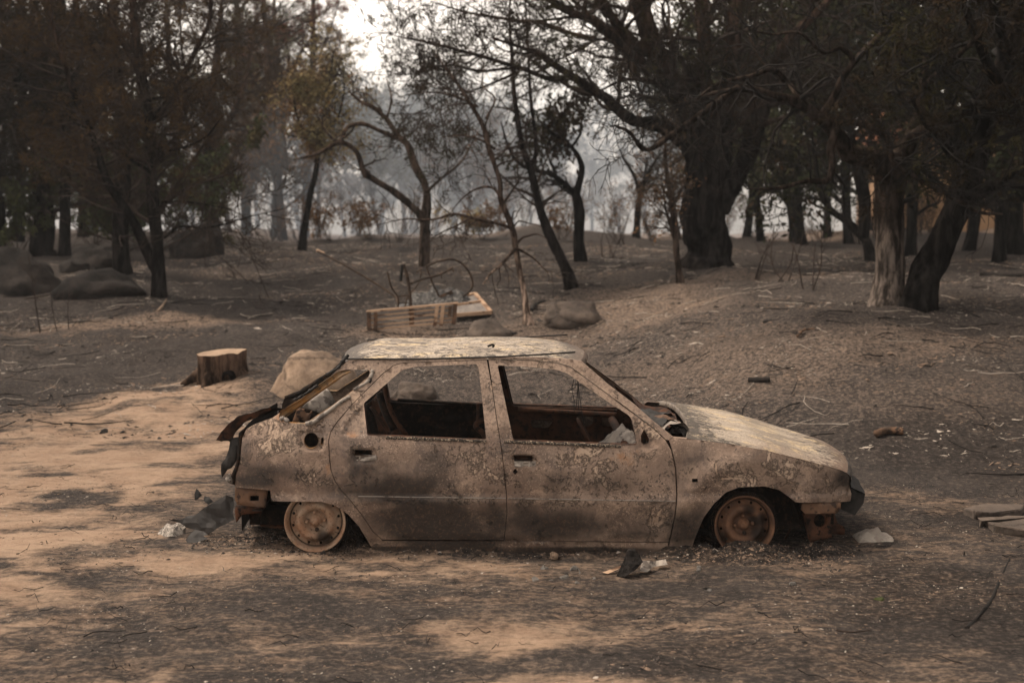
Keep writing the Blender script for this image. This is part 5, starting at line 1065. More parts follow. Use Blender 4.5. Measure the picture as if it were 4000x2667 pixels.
make_tree('oak_tree', 'crooked thin trunk curving behind the gnarled oak', 'tree', S('D', (1998, 600))[0], [
    ('A5', [(1470, 1500, 54), (1455, 1420, 52), (1430, 1370, 50), (1350, 1280, 46), (1240, 1200, 38), (1180, 1080, 30), (1150, 900, 22), (1120, 700, 12)], 0, 1.), ('A5', [(1430, 1370, 60), (1440, 1150, 70), (1400, 1000, 60), (1360, 800, 46), (1340, 500, 30), (1330, 200, 16)], 0, .6)],
    oak_crown, dict(d1=5, l1=(.6, 2.0), d2=5, l2=(.3, .8), d3=4, l3=(.15, .35), ln=5, ls=.07, lsp=.12, t0=.45), BARK_BLACK, TWIGD, LEAF_DARK)
make_tree('pine_tree', 'upright black trunk near the right edge behind the leaning pine', 'tree', S('D', (2330, 585))[0], [
    ('A5', [(2290, 1480, 124), (2290, 1300, 112), (2295, 1000, 100), (2290, 700, 84), (2280, 400, 66), (2270, 100, 46), (2260, -200, 20)], 0, 0), ('A5', [(2290, 800, 50), (2180, 560, 40), (2100, 300, 26), (2050, 100, 14)], 0, 1), ('A5', [(2285, 600, 46), (2380, 400, 36), (2450, 150, 20)], 0, -1)],
    pine_crown, dict(d1=5, l1=(.8, 2.8), d2=5, l2=(.35, 1.), d3=4.5, l3=(.15, .4), nn=10, nl=.14, nw=.012, nf=.8, nz=2.2, t0=.3), BARK_BLACK, TWIGD, NEED_DARK)
make_tree('slim_tree', 'thin brown sapling leaning against the great pine', 'tree', S('D', (1564, 650))[0], [
    ('A5', [(382, 1620, 38), (365, 1500, 34), (345, 1300, 32), (310, 1050, 26), (290, 900, 18), (300, 760, 8)], 0, 0), ('A5', [(350, 1400, 16), (300, 1230, 13), (275, 1050, 8)], 0, -.3)],
    oak_crown, dict(d1=8, l1=(.3, 1.0), d2=7, l2=(.2, .5), d3=5, l3=(.1, .25), ln=2, ls=.035, lsp=.05, t0=.3, up=.4, lm=lambda e: RNG.random(len(e)) < .5), BARK_OAK, TWIG, LEAF_BROWN)
make_tree('slim_tree', 'small black tree in the smoke left of the great pine', 'tree', S('D', (1463, 545))[0], [
    ('A5', [(125, 1365, 44), (130, 1280, 36), (150, 1100, 32), (180, 1020, 24), (240, 920, 16), (300, 850, 8)], 0, 0), ('A5', [(145, 1120, 24), (110, 1000, 20), (60, 920, 14), (20, 840, 7)], 0, .4)],
    oak_crown, dict(d1=7, l1=(.5, 1.6), d2=5, l2=(.3, .8), d3=4, l3=(.15, .4), t0=.35, ln=1, ls=.05, lsp=.08, lm=lambda e: RNG.random(len(e)) < .4), BARK_BLACK, TWIGD, LEAF_DARK)

# -------- trees of the wood behind: a few grown once, then copied with their parts
def wood_pine(h, seed_loc, barkm, twm, fom, cl=.35, spread=1., nn=9, nw=.022, dens=1.):
    b = np.zeros(3); root = bpy.data.objects.new('background_pine', None); C.objects.link(root)
    n = 22; s = np.linspace(0, 1, n); P = np.stack([.35*np.sin(s*2.2 + seed_loc), .3*np.sin(s*1.7 + 2*seed_loc), s*h], 1); R = np.interp(s, [0, .05, .5, 1], [.17, .14, .10, .02])*h/10
    V, F = limb_mesh(P, R, 9, .12); mesh_np('trunk', V, F, [barkm], root)
    L, Rr = [P], [R]
    for k in range(5):
        t = RNG.uniform(cl, .8); i = int(t*n); a = RNG.uniform(0, 6.28); d = np.array([math.cos(a), math.sin(a), .9]); ln = h*.28
        Q = catmull([P[i], P[i] + d*ln*.5, P[i] + d*ln*np.array([.8, .8, 1.3])], 10); r = np.linspace(R[i]*.5, .015, 10); V, F = limb_mesh(Q, r, 6, .08); mesh_np('limb', V, F, [barkm], root); L.append(Q); Rr.append(r)
    tw, fo = Acc(), Acc()
    pine_crown(tw, fo, L, Rr, dict(d1=3.0*dens, l1=(.8*spread, 2.6*spread), d2=2.6, l2=(.3, 1.0), d3=2.2, l3=(.2, .5), nn=nn, nl=.22, nw=nw/1.7, nf=1., nz=h*cl*.8, t0=cl*.7, up=.1))
    tw.build('crown', b, twm, root, 'stuff'); fo.build('foliage', b, fom, root, 'stuff', False); return root
def wood_oak(h, seed_loc, barkm, twm, fom, ls=.09, ln=6, low=.25, spread=1.):
    b = np.zeros(3); root = bpy.data.objects.new('background_oak', None); C.objects.link(root); L, Rr = [], []
    n = 14; s = np.linspace(0, 1, n); P = np.stack([.25*np.sin(s*3 + seed_loc), .25*np.sin(s*2.3 + 1.3*seed_loc), s*h*.55], 1); R = np.interp(s, [0, .06, .5, 1], [.125, .10, .075, .04])*h/7
    V, F = limb_mesh(P, R, 9, .14); mesh_np('trunk', V, F, [barkm], root); L.append(P); Rr.append(R)
    for k in range(9):
        t = RNG.uniform(low*1.4, 1); i = min(int(t*n), n-1); a = 2.4*k + seed_loc; d = np.array([math.cos(a), math.sin(a), .55 + .6*RNG.random()]); ln_ = h*.34*spread
        Q = catmull([P[i], P[i] + d*ln_*.5 + RNG.normal(size=3)*.15, P[i] + d*ln_*np.array([.9, .9, 1.2]) + RNG.normal(size=3)*.2], 10); r = np.linspace(R[i]*.6, .015, 10); V, F = limb_mesh(Q, r, 6, .1); mesh_np('limb', V, F, [barkm], root); L.append(Q); Rr.append(r)
    tw, fo = Acc(), Acc()
    oak_crown(tw, fo, L, Rr, dict(d1=3.2, l1=(.5*spread, 1.7*spread), d2=2.8, l2=(.3, .9), d3=2.2, l3=(.2, .45), ln=ln, ls=ls, lsp=.16, t0=low))
    tw.build('crown', b, twm, root, 'stuff'); fo.build('foliage', b, fom, root, 'stuff', False); return root
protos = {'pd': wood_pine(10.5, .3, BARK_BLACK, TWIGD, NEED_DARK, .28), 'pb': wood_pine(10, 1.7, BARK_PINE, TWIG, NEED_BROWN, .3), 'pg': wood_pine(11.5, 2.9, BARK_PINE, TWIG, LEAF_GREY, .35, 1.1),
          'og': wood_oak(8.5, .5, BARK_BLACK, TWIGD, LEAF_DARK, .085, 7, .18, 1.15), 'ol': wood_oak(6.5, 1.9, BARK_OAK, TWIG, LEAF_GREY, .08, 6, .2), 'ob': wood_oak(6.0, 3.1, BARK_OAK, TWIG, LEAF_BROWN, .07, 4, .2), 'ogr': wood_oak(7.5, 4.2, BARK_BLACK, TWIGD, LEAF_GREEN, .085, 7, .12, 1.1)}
used = set()
def wood(kind, dx, Y, rz, sc, label, group):
    o = protos[kind] if kind not in used else copy_tree(protos[kind]); used.add(kind)
    x = (dx - 1176)/3267*Y; o.location = (x, Y, float(ground_z(x, Y)) - .05); o.rotation_euler = (0, 0, rz); o.scale = (sc, sc, sc*RNG.uniform(.93, 1.07))
    return tag(o, label, 'tree', group)
WD = [  # kind, where, distance, turn, size, which one
    ('pd', 30, 38, 0, 1., 'dark dense pine behind the trunk cut off at the left edge'), ('pb', 170, 41, 1.2, 1., 'brown scorched pine between the thick pine and the straight trunk'),
    
    ('pd', -70, 32, 4., 1., 'dark pine whose branches enter at the left edge'), ('pd', 150, 29, .9, .8, 'dark low-branched pine in front of the brown scorched pine'),
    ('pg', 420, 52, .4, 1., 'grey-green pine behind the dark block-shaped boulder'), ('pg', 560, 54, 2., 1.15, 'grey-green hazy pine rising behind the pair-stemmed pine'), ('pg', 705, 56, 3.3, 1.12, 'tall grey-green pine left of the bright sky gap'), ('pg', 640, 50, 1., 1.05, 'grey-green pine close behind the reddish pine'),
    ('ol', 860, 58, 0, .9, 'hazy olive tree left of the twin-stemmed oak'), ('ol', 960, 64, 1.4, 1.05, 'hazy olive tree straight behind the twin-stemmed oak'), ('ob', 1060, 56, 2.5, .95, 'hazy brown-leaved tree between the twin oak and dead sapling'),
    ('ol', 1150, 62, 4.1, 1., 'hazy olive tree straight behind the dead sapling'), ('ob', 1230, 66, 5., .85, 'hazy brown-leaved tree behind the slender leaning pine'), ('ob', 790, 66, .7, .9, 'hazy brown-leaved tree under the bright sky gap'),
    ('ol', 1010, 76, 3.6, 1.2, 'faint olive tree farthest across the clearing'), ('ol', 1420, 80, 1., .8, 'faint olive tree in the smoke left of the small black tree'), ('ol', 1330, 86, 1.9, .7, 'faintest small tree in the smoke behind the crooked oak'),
    ('ob', 1560, 44, 0, .8, 'brown-leaved small tree left of the great pine'), ('ogr', 1740, 38, 1., 1., 'green-leaved oak just right of the great pine'), ('og', 1860, 34, 2., 1.05, 'dark leafy oak midway between great pine and gnarled oak'),
    ('og', 1960, 42, 3., 1.2, 'tall dark oak behind the crooked thin trunk'), ('og', 2080, 30, 4., 1., 'dark leafy oak close behind the gnarled oak'), ('og', 2200, 33, 5., 1.15, 'dark leafy oak behind the leaning black pine'),
    ('og', 2300, 27, .6, 1., 'dark leafy oak in front of the upright right-edge trunk'), ('ogr', 1800, 46, 1.7, 1.2, 'green-leaved oak farthest back right of the great pine'), ('og', 2420, 24, 2.9, 1.05, 'dark oak whose leaves enter at the right edge'),
    ('ogr', 2290, 60, 4.4, 1.3, 'green-leaved oak beside the ochre house'), ('og', 1650, 50, 3.9, 1.1, 'dark oak straight behind the great pine')]
WD += [(k_, dx_, Y_, rz_, sc_, lb_) for (k_, dx_, Y_, rz_, sc_), lb_ in zip([('ogr', 480, 84, .3, 1.35), ('pg', 590, 88, 1.1, 1.0), ('og', 700, 90, 2.2, 1.4), ('ogr', 800, 86, 3.1, 1.25), ('og', 880, 94, .9, 1.4), ('ol', 950, 88, 4.0, 1.7), ('og', 1030, 96, 5.2, 1.35), ('ogr', 1110, 90, .1, 1.3), ('og', 1190, 96, 1.9, 1.25), ('ol', 1270, 92, 2.6, 1.5), ('og', 1360, 98, 3.8, 1.05), ('ol', 1480, 94, 4.6, 1.5), ('og', 1570, 88, 5.5, 1.2), ('og', 300, 80, 2.9, 1.3)], ['farthest faint tree behind ' + q for q in ('the thick brown pine', 'the pair-stemmed pine', 'the slim leaning trunk', 'the sky gap', 'the arched oak limb', 'the fork of the twin oak', 'the twin oak right stem', 'the bare branch of the dead sapling', 'the dead sapling trunk', 'the slender leaning pine', 'the crooked small oak', 'the small smoky tree', 'the thin brown sapling', 'the forked pine')])]
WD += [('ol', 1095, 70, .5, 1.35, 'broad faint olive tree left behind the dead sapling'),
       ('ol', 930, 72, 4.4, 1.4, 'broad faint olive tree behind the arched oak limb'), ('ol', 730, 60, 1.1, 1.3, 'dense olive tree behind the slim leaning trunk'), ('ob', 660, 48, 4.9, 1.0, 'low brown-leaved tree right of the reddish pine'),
       ('ob', 520, 49, .8, 1.1, 'low brown-leaved tree between the thick brown pine and the pair-stemmed pine'), ('ogr', 430, 58, 2.7, 1.0, 'green tree in the gap right of the forked pine'), ('ogr', 250, 54, 5.4, 1.0, 'green tree seen between the two left trunks'), ('ogr', 120, 58, 1.5, 1.0, 'green tree behind the thick left pine'), ('og', 20, 50, 3.7, 1.1, 'dark leafy tree behind the left-edge pine'), 
       ('og', 1700, 42, 5.7, .95, 'low dark oak filling the gap right of the great pine'), ('og', 1905, 50, .9, 1.2, 'dark oak deep between great pine and gnarled oak'), ('og', 2010, 52, 2.4, 1.2, 'dark oak deep behind the gnarled oak'), ('og', 1600, 60, 4.8, 1.1, 'hazy dark oak behind the thin brown sapling'), ('ogr', 2400, 40, 3.0, 1.2, 'green oak past the right-edge trunk'), ('pd', 2350, 36, 1.0, 1.1, 'dark pine past the right-edge trunk'),
       ('og', 3150, 12.5, 1.1, .95, 'dark oak overhanging from outside the right edge'), ('pd', 3000, 17, 2.0, 1.1, 'unseen pine added for shade outside the right edge on the bank'), ('og', 3600, 9.5, 4.0, 1.1, 'unseen oak added for shade outside the right edge near the front'), ('og', 4900, 4.6, 2.0, .95, 'unseen oak added for shade outside the right edge beside the viewpoint'), ('og', 4300, 7.2, 5.0, 1.1, 'unseen oak added for shade outside the right edge level with the car bonnet'), ('pd', -1150, 14, 3.3, 1.1, 'unseen pine added for shade outside the left edge near the front'), ('pd', -600, 21, .3, 1.1, 'unseen pine added for shade outside the left edge beside the boulders'), ('og', 2750, 22, 5.1, 1.1, 'unseen oak added for shade outside the right edge behind the bank')]  # trees outside the view are added to block sky light at the sides
WD += [(k_, dx_, Y_, rz_, sc_, 'tree of the wood standing outside the left edge, %s from the view' % q) for (k_, dx_, Y_, rz_, sc_), q in zip([('pd', -330, 36, .5, 1.1), ('pb', -520, 44, 1.5, 1.1), ('og', -250, 50, 2.5, 1.2), ('pg', -420, 58, 3.5, 1.1), ('og', -700, 38, 4.5, 1.1), ('pg', -900, 50, 5.5, 1.1), ('ogr', -600, 62, .8, 1.2)], ('nearest', 'third nearest', 'fifth nearest', 'second farthest', 'second nearest', 'fourth nearest', 'farthest'))]
for k, dx, Y, rz, sc, lb in WD: wood(k, dx, Y, rz, sc, lb, {'p': 'pines of the wood behind', 'o': 'leafy trees of the wood behind'}[k[0]])

# -------- low growth
def shrub(name, label, uv, h, n, mat, lm=None, ln=0, ls=.05, spread=.5, group=None, r=.006):
    b = gp(*uv); root = empty(name, tuple(b), label, 'shrub', group); L = []; R = []
    for k in range(n):
        a = RNG.uniform(0, 6.28); d = np.array([math.cos(a)*spread, math.sin(a)*spread, 1.])*h*RNG.uniform(.6, 1.1); p0 = b + np.array([RNG.normal()*.06, RNG.normal()*.06, -.03])
        L.append(catmull([p0, p0 + d*.5 + RNG.normal(size=3)*.06*h, p0 + d], 9)); R.append(np.linspace(r*1.4, r*.5, 9))
    V, F = tubes(np.array(L), np.array(R), 5); mesh_np('stem', V - b, F, [mat], root)
    tw, fo = Acc(), Acc(); P1, R1 = grow(L, R, 7/max(h, .5), (.15*h, .5*h), 5, .6, (.4, 1.), up=.2, wob=.25, t0=.25, rmin=.003); tw.add(tubes(P1, R1, 3))
    P2, R2 = grow(list(P1), list(R1), 7, (.08, .25), 4, .6, (.4, 1.), wob=.25, rmin=.0025); tw.add(tubes(P2, R2, 3))
    if ln: fo.add(leaves(np.concatenate([P1[:, -1], P2[:, -1], P2[:, 2]]), ln, .07, ls))
    tw.build('twig_mass', b, mat, root, 'stuff'); fo.build('foliage', b, lm, root, 'stuff', False); return root
for k, (x, y, h, n) in enumerate([(1425, 560, 1.3, 9), (1500, 556, 1.6, 10), (1395, 590, .8, 4), (1740, 640, .9, 3), (1800, 650, .8, 3), (1862, 660, 1.0, 3)]):
    shrub('dry_shrub', ['dry brown brush in the smoke between the small oak and great pine', 'taller dry brush at the foot of the small smoky tree', 'few bare stems in front of the dry brown brush', 'thin bare stem right of the great pine', 'thin bare stem between the great pine and gnarled oak', 'crooked bare stem left of the gnarled oak'][k], S('D', (x, y))[0], h, n, TWIG, LEAF_BROWN, 2 if k < 2 else 0, .035, .45, r=.009)
for k, (x, y, h, n, m) in enumerate([(850, 552, 1.1, 9, LEAF_BROWN), (1060, 552, .9, 9, LEAF_GOLD), (1105, 550, 1.0, 8, LEAF_BROWN), (760, 553, 1.2, 9, LEAF_BROWN), (1290, 552, .9, 8, LEAF_BROWN)]):
    shrub('dry_shrub', ['low brown shrub at the clearing edge left of the twin oak', 'low yellowish shrub at the clearing edge right of the twin oak', 'low brown shrub right of the yellowish shrub', 'leggy brown shrub behind the slim leaning trunk', 'low brown shrub behind the leaning slender pine'][k], S('D', (x, y))[0], h, n, TWIG, m, 4, .05, .7)
for k, (x, y, h) in enumerate([(215, 575, 2.2), (330, 570, 2.0), (420, 560, 2.6), (40, 590, 2.2)]):
    shrub('green_bush', ['green bush between the thick pine and the straight trunk', 'green bush seen inside the fork of the nearest left pine', 'pale green bush behind the dark block boulder', 'green bush near the left picture edge'][k], S('D', (x, y))[0], h, 16, TWIG, LEAF_GREEN, 16, .06, .75)
shrub('bare_seedling', 'thin bare reddish seedling in front of the left boulders', S('B7', (400, 1560))[0], .95, 2, TWIG, spread=.12)
shrub('bare_seedling', 'second thin bare seedling, right of the reddish one', S('B7', (550, 1560))[0], .85, 2, TWIG, spread=.12)

brush = [o for o in bpy.data.objects if o.name.startswith('dry_shrub')][:5]
for k in range(34):
    o = copy_tree(brush[k % 5 if k % 5 < 2 else k % 2]); Y = RNG.uniform(40, 49); x = (RNG.uniform(20, 2250) - 1176)/3267*Y; o.location = (x, Y, float(ground_z(x, Y))); o.rotation_euler.z = RNG.uniform(0, 6.28); s_ = RNG.uniform(.6, 1.25); o.scale = (s_, s_, s_)
    tag(o, 'low dry brush along the far edge of the burnt clearing', 'shrub', 'low brush along the far edge')

# -------- boulders
STONE = rock('sooty_granite', (.085, .068, .057), (.14, .108, .086), (.028, .023, .021))
STONEW = rock('warm_granite', (.22, .155, .11), (.33, .24, .17), (.085, .065, .053))
STONEB = rock('burnt_shaded_rock', (.013, .011, .010), (.034, .027, .0235), (.006, .0055, .005))  # left boulders' shade is put into this dark colour; charred pieces share it
def boulder(label, view, cx, cy, w_, h_, mat, dep=.8, seed=0, flat=.25, sub=4, rough=.22, box=0., cuts=.8):
    (u0, v0), (u1, v1) = S(view, (cx, cy), (cx + w_/2, cy - h_)); b = gp(u0, v0); k = depth(b)/FPX; rx = (u1-u0)*k; hz = (v0-v1)*k
    bm = bmesh.new(); bmesh.ops.create_icosphere(bm, subdivisions=sub, radius=1)
    co = np.array([v.co[:] for v in bm.verts]); 
    if box: co = np.sign(co)*np.abs(co)**(1-box)
    cell = np.array([nrm(RNG.normal(size=3)) for _ in range(9)]); cut = RNG.uniform(.72, .95, 9)
    for cc, ck in zip(cell, cut): dd = co @ cc; co = co - np.outer(np.maximum(dd - ck, 0)*cuts, cc)
    co = co*(1 + rough*fbm(co*1.3 + seed*7.7, 4)[:, None] + .06*fbm(co*4 + seed, 4)[:, None])
    co[:, 2] = np.where(co[:, 2] < -flat, -flat + (co[:, 2]+flat)*.15, co[:, 2])
    top = co[:, 2].max(); co = co*np.array([rx, rx*dep, hz/top*.98])
    for v, c in zip(bm.verts, co): v.co = c
    o = bm_obj('boulder', bm, mat, None, True); o.location = (b[0], b[1] + rx*dep*.5, b[2]); return tag(o, label, 'boulder')
boulder('large warm tan boulder behind the rear of the car', 'D', 716, 905, 205, 98, STONEW, .8, 2, rough=.13, cuts=.25)
boulder('low reddish rock seen through the rear door window', 'D', 945, 918, 110, 40, STONE, .8, 2)
boulder('grey rounded boulder half buried below the slatted crate', 'D', 1112, 785, 140, 52, STONE, .8, 3)
boulder('dark flat boulder on the slope right of the dead sapling', 'D', 1325, 742, 160, 52, STONE, .8, 4)
boulder('big sooty boulder at the left picture edge', 'B7', 120, 1150, 980, 470, STONEB, .8, 5)
boulder('sooty boulder behind, under the straight black pine', 'B7', 900, 900, 620, 250, STONEB, .7, 6)
boulder('ash-grey rounded hump of rock left of the forked pine', 'B7', 980, 1180, 900, 270, STONEB, .7, 7)
boulder('dark block-shaped boulder behind the forked pine', 'D', 448, 590, 120, 84, STONEB, .7, 8, box=.35)
boulder('small dark rock in front of the sooty boulders', 'B7', 740, 950, 300, 130, STONEB, .8, 9)
boulder('small pale stone on the ash beside the front wheel', 'B5', 1760, 1455, 60, 60, STONEW, 1, 10, sub=2)
boulder('small squarish stone in front of the car sill', 'A2', 392, 1368, 56, 34, STONEW, 1, 11, sub=2, box=.3)
boulder('small dark stone in the foreground, right of centre', 'A8', 1345, 615, 44, 20, STONEB, .8, 12, sub=2)
boulder('dark pebble left of the car debris', 'B2', 280, 1158, 62, 30, STONEB, .7, 13, sub=2, box=.4)

# -------- sawn stump
sb = gp(*S('A1', (468, 388))[0]); k_ = depth(sb)/FPX*.63776
STUMPW = M('sawn_wood'); _v = STUMPW.noise(5, 5, .6); _d = STUMPW.vor(1.)
_w = STUMPW.t.nodes.new('ShaderNodeTexWave'); _w.wave_type = 'RINGS'; _w.rings_direction = 'Z'; _w.inputs['Scale'].default_value = 14; _w.inputs['Distortion'].default_value = 2; _w.inputs['Detail'].default_value = 3
STUMPW.t.links.new(STUMPW.tc.outputs['Object'], _w.inputs[0])
STUMPW.col(STUMPW.mix(STUMPW.math('MULTIPLY', _w.outputs[1], .35), STUMPW.mix(STUMPW.ramp(_v, .35, .65), (.33, .235, .16), (.22, .155, .11)), (.12, .083, .06))); STUMPW.rough(.9)
STUMPB = bark('stump_bark', (.035, .024, .018), (.085, .055, .04), .22, .35, 9)
n, m = 48, 14; rr = 146*k_; hh = 178*k_; V = []
for j in range(m):
    t = j/(m-1)
    for i in range(n):
        a = 2*math.pi*i/n; r = rr*(1.02 + .16*(1-t)**3 + .05*math.sin(3*a + 1) + .035*math.sin(7*a)) ; r *= 1 + .03*vnoise(np.array([[math.cos(a)*4, math.sin(a)*4, t*3]]))[0] - .10*math.exp(-((a-4.95)/.05)**2)
        V.append((r*math.cos(a), r*math.sin(a)*.95, -.06 + (hh+.06)*t + (.02*math.sin(a+2) + .003*math.sin(5*a) - .02*math.exp(-((a-5.7)/.2)**2))*t))
F = [(j*n+i, j*n+(i+1) % n, (j+1)*n+(i+1) % n, (j+1)*n+i) for j in range(m-1) for i in range(n)]
st = mesh_np('tree_stump', V, F, [STUMPB], None); st.location = (sb[0], sb[1] + rr*.95, sb[2]); st.rotation_euler = (math.radians(4.5), math.radians(-1), 0); tag(st, 'sawn tree stump with pale cut face left of the tan boulder', 'stump')
top = np.array(V[-n:]); V2 = [tuple(np.array([top[:, 0].mean(), top[:, 1].mean(), top[:, 2].mean() + .012]))]; F2 = []
for q in range(1, 9): V2 += [tuple(np.array(V2[0]) + (np.array(t) - np.array(V2[0]))*q/8 + np.array([0, 0, .004*math.sin(q*3)])) for t in top]
F2 = [(0, 1+i, 1+(i+1) % n) for i in range(n)]
for q in range(7):
    for i in range(n): a, b_, c_, d_ = 1+q*n+i, 1+q*n+(i+1) % n, 1+(q+1)*n+(i+1) % n, 1+(q+1)*n+i; F2 += [(a, d_, c_), (a, c_, b_)]
mesh_np('cut_face', V2, F2, [STUMPW.m], st)
V, F = lathe_np([(.0001, .03), (.03, .03), (.05, -.01), (.065, .0), (.085, .05)], 16, (rr*.42, -rr*.93, hh*.22)); mesh_np('knot', V, F, [BARK_BLACK], st)
for a in (-.3, 3.3, 4.4):
    P = catmull([(rr*.7*math.cos(a), rr*.7*math.sin(a), .09), (rr*1.15*math.cos(a), rr*1.15*math.sin(a), .04), (rr*1.7*math.cos(a), rr*1.7*math.sin(a), -.03)], 10); V, F = limb_mesh(P, np.linspace(.09, .02, 10), 8, .15); mesh_np('root', V, F, [STUMPB], st)

# -------- slatted crate, framed board, charred heap and cart frame
WOODP = mottled('scorched_pine_wood', (.44, .30, .20), (.31, .20, .13), 6, .85, .4, .006, c3=(.10, .055, .035), stretch=(.3, 1, 1))
WOODD = mottled('charred_wood', (.05, .032, .022), (.16, .09, .055), 6, .9, .5, .006, c3=(.02, .015, .012))
pb = gp(*S('B6', (640, 905))[0]); YP = pb[1] + .05
def bar_np(p0, p1, w_, t_, upv=(0, 1, 0)):
    p0, p1 = np.array(p0, float), np.array(p1, float); d = p1-p0; d /= np.linalg.norm(d); a = np.array(upv, float); a -= d*a.dot(d); a /= np.linalg.norm(a); b = np.cross(d, a)
    V = [p + s1*a*t_/2 + s2*b*w_/2 for p in (p0, p1) for s1 in (-1, 1) for s2 in (-1, 1)]
    return np.array(V), np.array([(0, 1, 3, 2), (4, 6, 7, 5), (0, 4, 5, 1), (2, 3, 7, 6), (0, 2, 6, 4), (1, 5, 7, 3)])
pal = empty('slatted_crate', tuple(pb), 'scorched wooden slatted crate lying on its side', 'crate')
pk = depth(pb)/FPX*.38265
def pbar(nm, a, b, w_, t_, dy, mat, cnt=1):
    p0, p1 = (at(*S('B6', q)[0], YP + dy) for q in (a, b)); V, F = bar_np(p0, p1, w_*pk, t_, (0, 1, 0)); o = mesh_np(nm, V - pb, F, [mat], pal, False); return o
pbar('top_rail', (608, 697), (1542, 612), 20, .10, .04, WOODP)
for (a, b, w_) in [((650, 745), (1490, 655), 15), ((650, 787), (1470, 708), 20), ((640, 838), (1480, 762), 15), ((640, 880), (1500, 800), 18)]: pbar('slat', a, b, w_, .02, .035, WOODP)
for (a, b, w_, m_) in [((630, 700), (632, 905), 42, WOODD), ((700, 705), (697, 892), 36, WOODD), ((1328, 640), (1300, 845), 34, WOODP), ((1388, 636), (1366, 842), 34, WOODP), ((1512, 620), (1495, 830), 44, WOODD), ((1462, 640), (1450, 750), 36, WOODD)]: pbar('cross_board', a, b, w_, .025, -.005, m_)
pbar('block', (1065, 640), (1068, 830), 50, .08, .10, WOODD)
# framed board lying flat
cr = [gp(*S('B6', q)[0]) + np.array([0, 0, .05]) for q in [(1490, 790), (1875, 758), (1712, 570), (1535, 620)]]
brd = empty('framed_board', tuple(cr[0]), 'grey framed board with wooden edge lying behind the slatted crate', 'board'); GREYB = mottled('grey_ashy_board', (.13, .115, .105), (.20, .175, .155), 5, .6, .2, .004, c3=(.10, .085, .075))
V = [c for c in cr] + [c + np.array([0, 0, .02]) for c in cr]; F = [(0, 3, 2, 1), (4, 5, 6, 7), (0, 1, 5, 4), (1, 2, 6, 5), (2, 3, 7, 6), (3, 0, 4, 7)]; mesh_np('board_panel', np.array(V) - cr[0], F, [GREYB], brd, False)
for i in range(4):
    if i == 3: continue
    V, F = bar_np(cr[i] + [0, 0, .02], cr[(i+1) % 4] + [0, 0, .02], .05, .05, (0, 0, 1)); mesh_np('edge_rail', V - cr[0], F, [WOODP], brd, False)
V, F = bar_np((cr[0]*.45 + cr[3]*.55) + [0, 0, .03], (cr[1]*.45 + cr[2]*.55) + [0, 0, .03], .04, .04, (0, 0, 1)); mesh_np('cross_rail', V - cr[0], F, [WOODP], brd, False)
hc = gp(*S('B6', (1330, 690))[0]) + np.array([0, .35, 0])
V, F = grid_sheet(46, 26, lambda a, b: np.stack([hc[0] - .62 + 1.24*a, hc[1] - .35 + .7*b, hc[2] - .03 + (.30*np.sin(math.pi*a)**.6*np.sin(math.pi*b)**.7) + .09*fbm(np.stack([a*9, b*6, a*0], -1), 4)*np.sin(math.pi*a)*np.sin(math.pi*b)], -1))
hp_ = mesh_np('charred_heap', V - hc, F, [mottled('charred_sheets', (.012, .012, .012), (.055, .052, .05), 9, .55, .9, .03, c3=(.16, .15, .14))], None); hp_.location = hc; tag(hp_, 'heap of charred black sheets behind the slatted crate', 'heap')
for k, (a, b) in enumerate([((1240, 600), (1480, 490)), ((1370, 575), (1480, 500)), ((1480, 510), (1600, 545)), ((1500, 460), (1520, 530))]):
    p0, p1 = (at(*S('B6', q)[0], hc[1] - .15 + .1*k) for q in (a, b)); V, F = bar_np(p0, p1, .035, .03); mesh_np('charred_stick', V - hc, F, [WOODD], hp_, False)
YCt = YP + .32; cb = at(*S('B6', (1000, 660))[0], YCt); cart = empty('burnt_cart_frame', (cb[0], cb[1], float(ground_z(cb[0], cb[1]))), 'burnt metal cart frame with long handle and bent hoop', 'cart frame')
CARTM = mottled('burnt_cart_steel', (.022, .017, .014), (.075, .05, .035), 8, .8, .3, .003); cb = np.array(cart.location)
def ctube(nm, pts, wd, d0, d1, mat=CARTM, flatv=None):
    P = catmull([at(*S('B6', q)[0], YCt + d0 + (d1-d0)*i/(len(pts)-1)) for i, q in enumerate(pts)], 7*len(pts)); r = wd*.5*pk; V, F = tube_np(P, r, 8); return mesh_np(nm, V - cb, F, [mat], cart)
ctube('handle_pole', [(105, 78), (300, 180), (600, 350), (880, 530), (915, 590), (930, 660)], 22, .5, 0)
ctube('handle_grip', [(100, 74), (175, 108)], 30, .52, .48, WOODP)
ctube('side_bar', [(818, 290), (850, 420), (880, 480), (925, 550), (930, 660)], 18, -.25, 0)
ctube('post', [(985, 215), (1015, 320), (1040, 450), (1060, 660)], 36, .1, .1); ctube('rubber_grip', [(968, 215), (962, 300), (952, 390)], 34, .05, .05, BLACKP)
ctube('side_bar', [(1165, 250), (1150, 370), (1120, 430), (1070, 490), (1020, 560), (1000, 650)], 18, .35, .1); ctube('cross_tube', [(1060, 412), (1160, 370), (1350, 320), (1485, 248)], 26, .1, .5)
ctube('hoop', [(1215, 235), (1320, 190), (1420, 165), (1500, 165), (1590, 215), (1660, 310), (1690, 410), (1660, 490), (1590, 545)], 24, .3, .45); ctube('fork', [(1215, 235), (1250, 330), (1290, 430), (1345, 540)], 20, .3, .4)
ctube('axle', [(930, 545), (1060, 525)], 16, 0, .1); ctube('axle', [(935, 612), (1060, 605)], 14, 0, .1); ctube('cross_tube', [(1120, 290), (1165, 265)], 18, .2, .35); ctube('pin', [(1370, 320), (1372, 360)], 12, .4, .4); ctube('pin', [(1480, 235), (1495, 295)], 12, .5, .5)

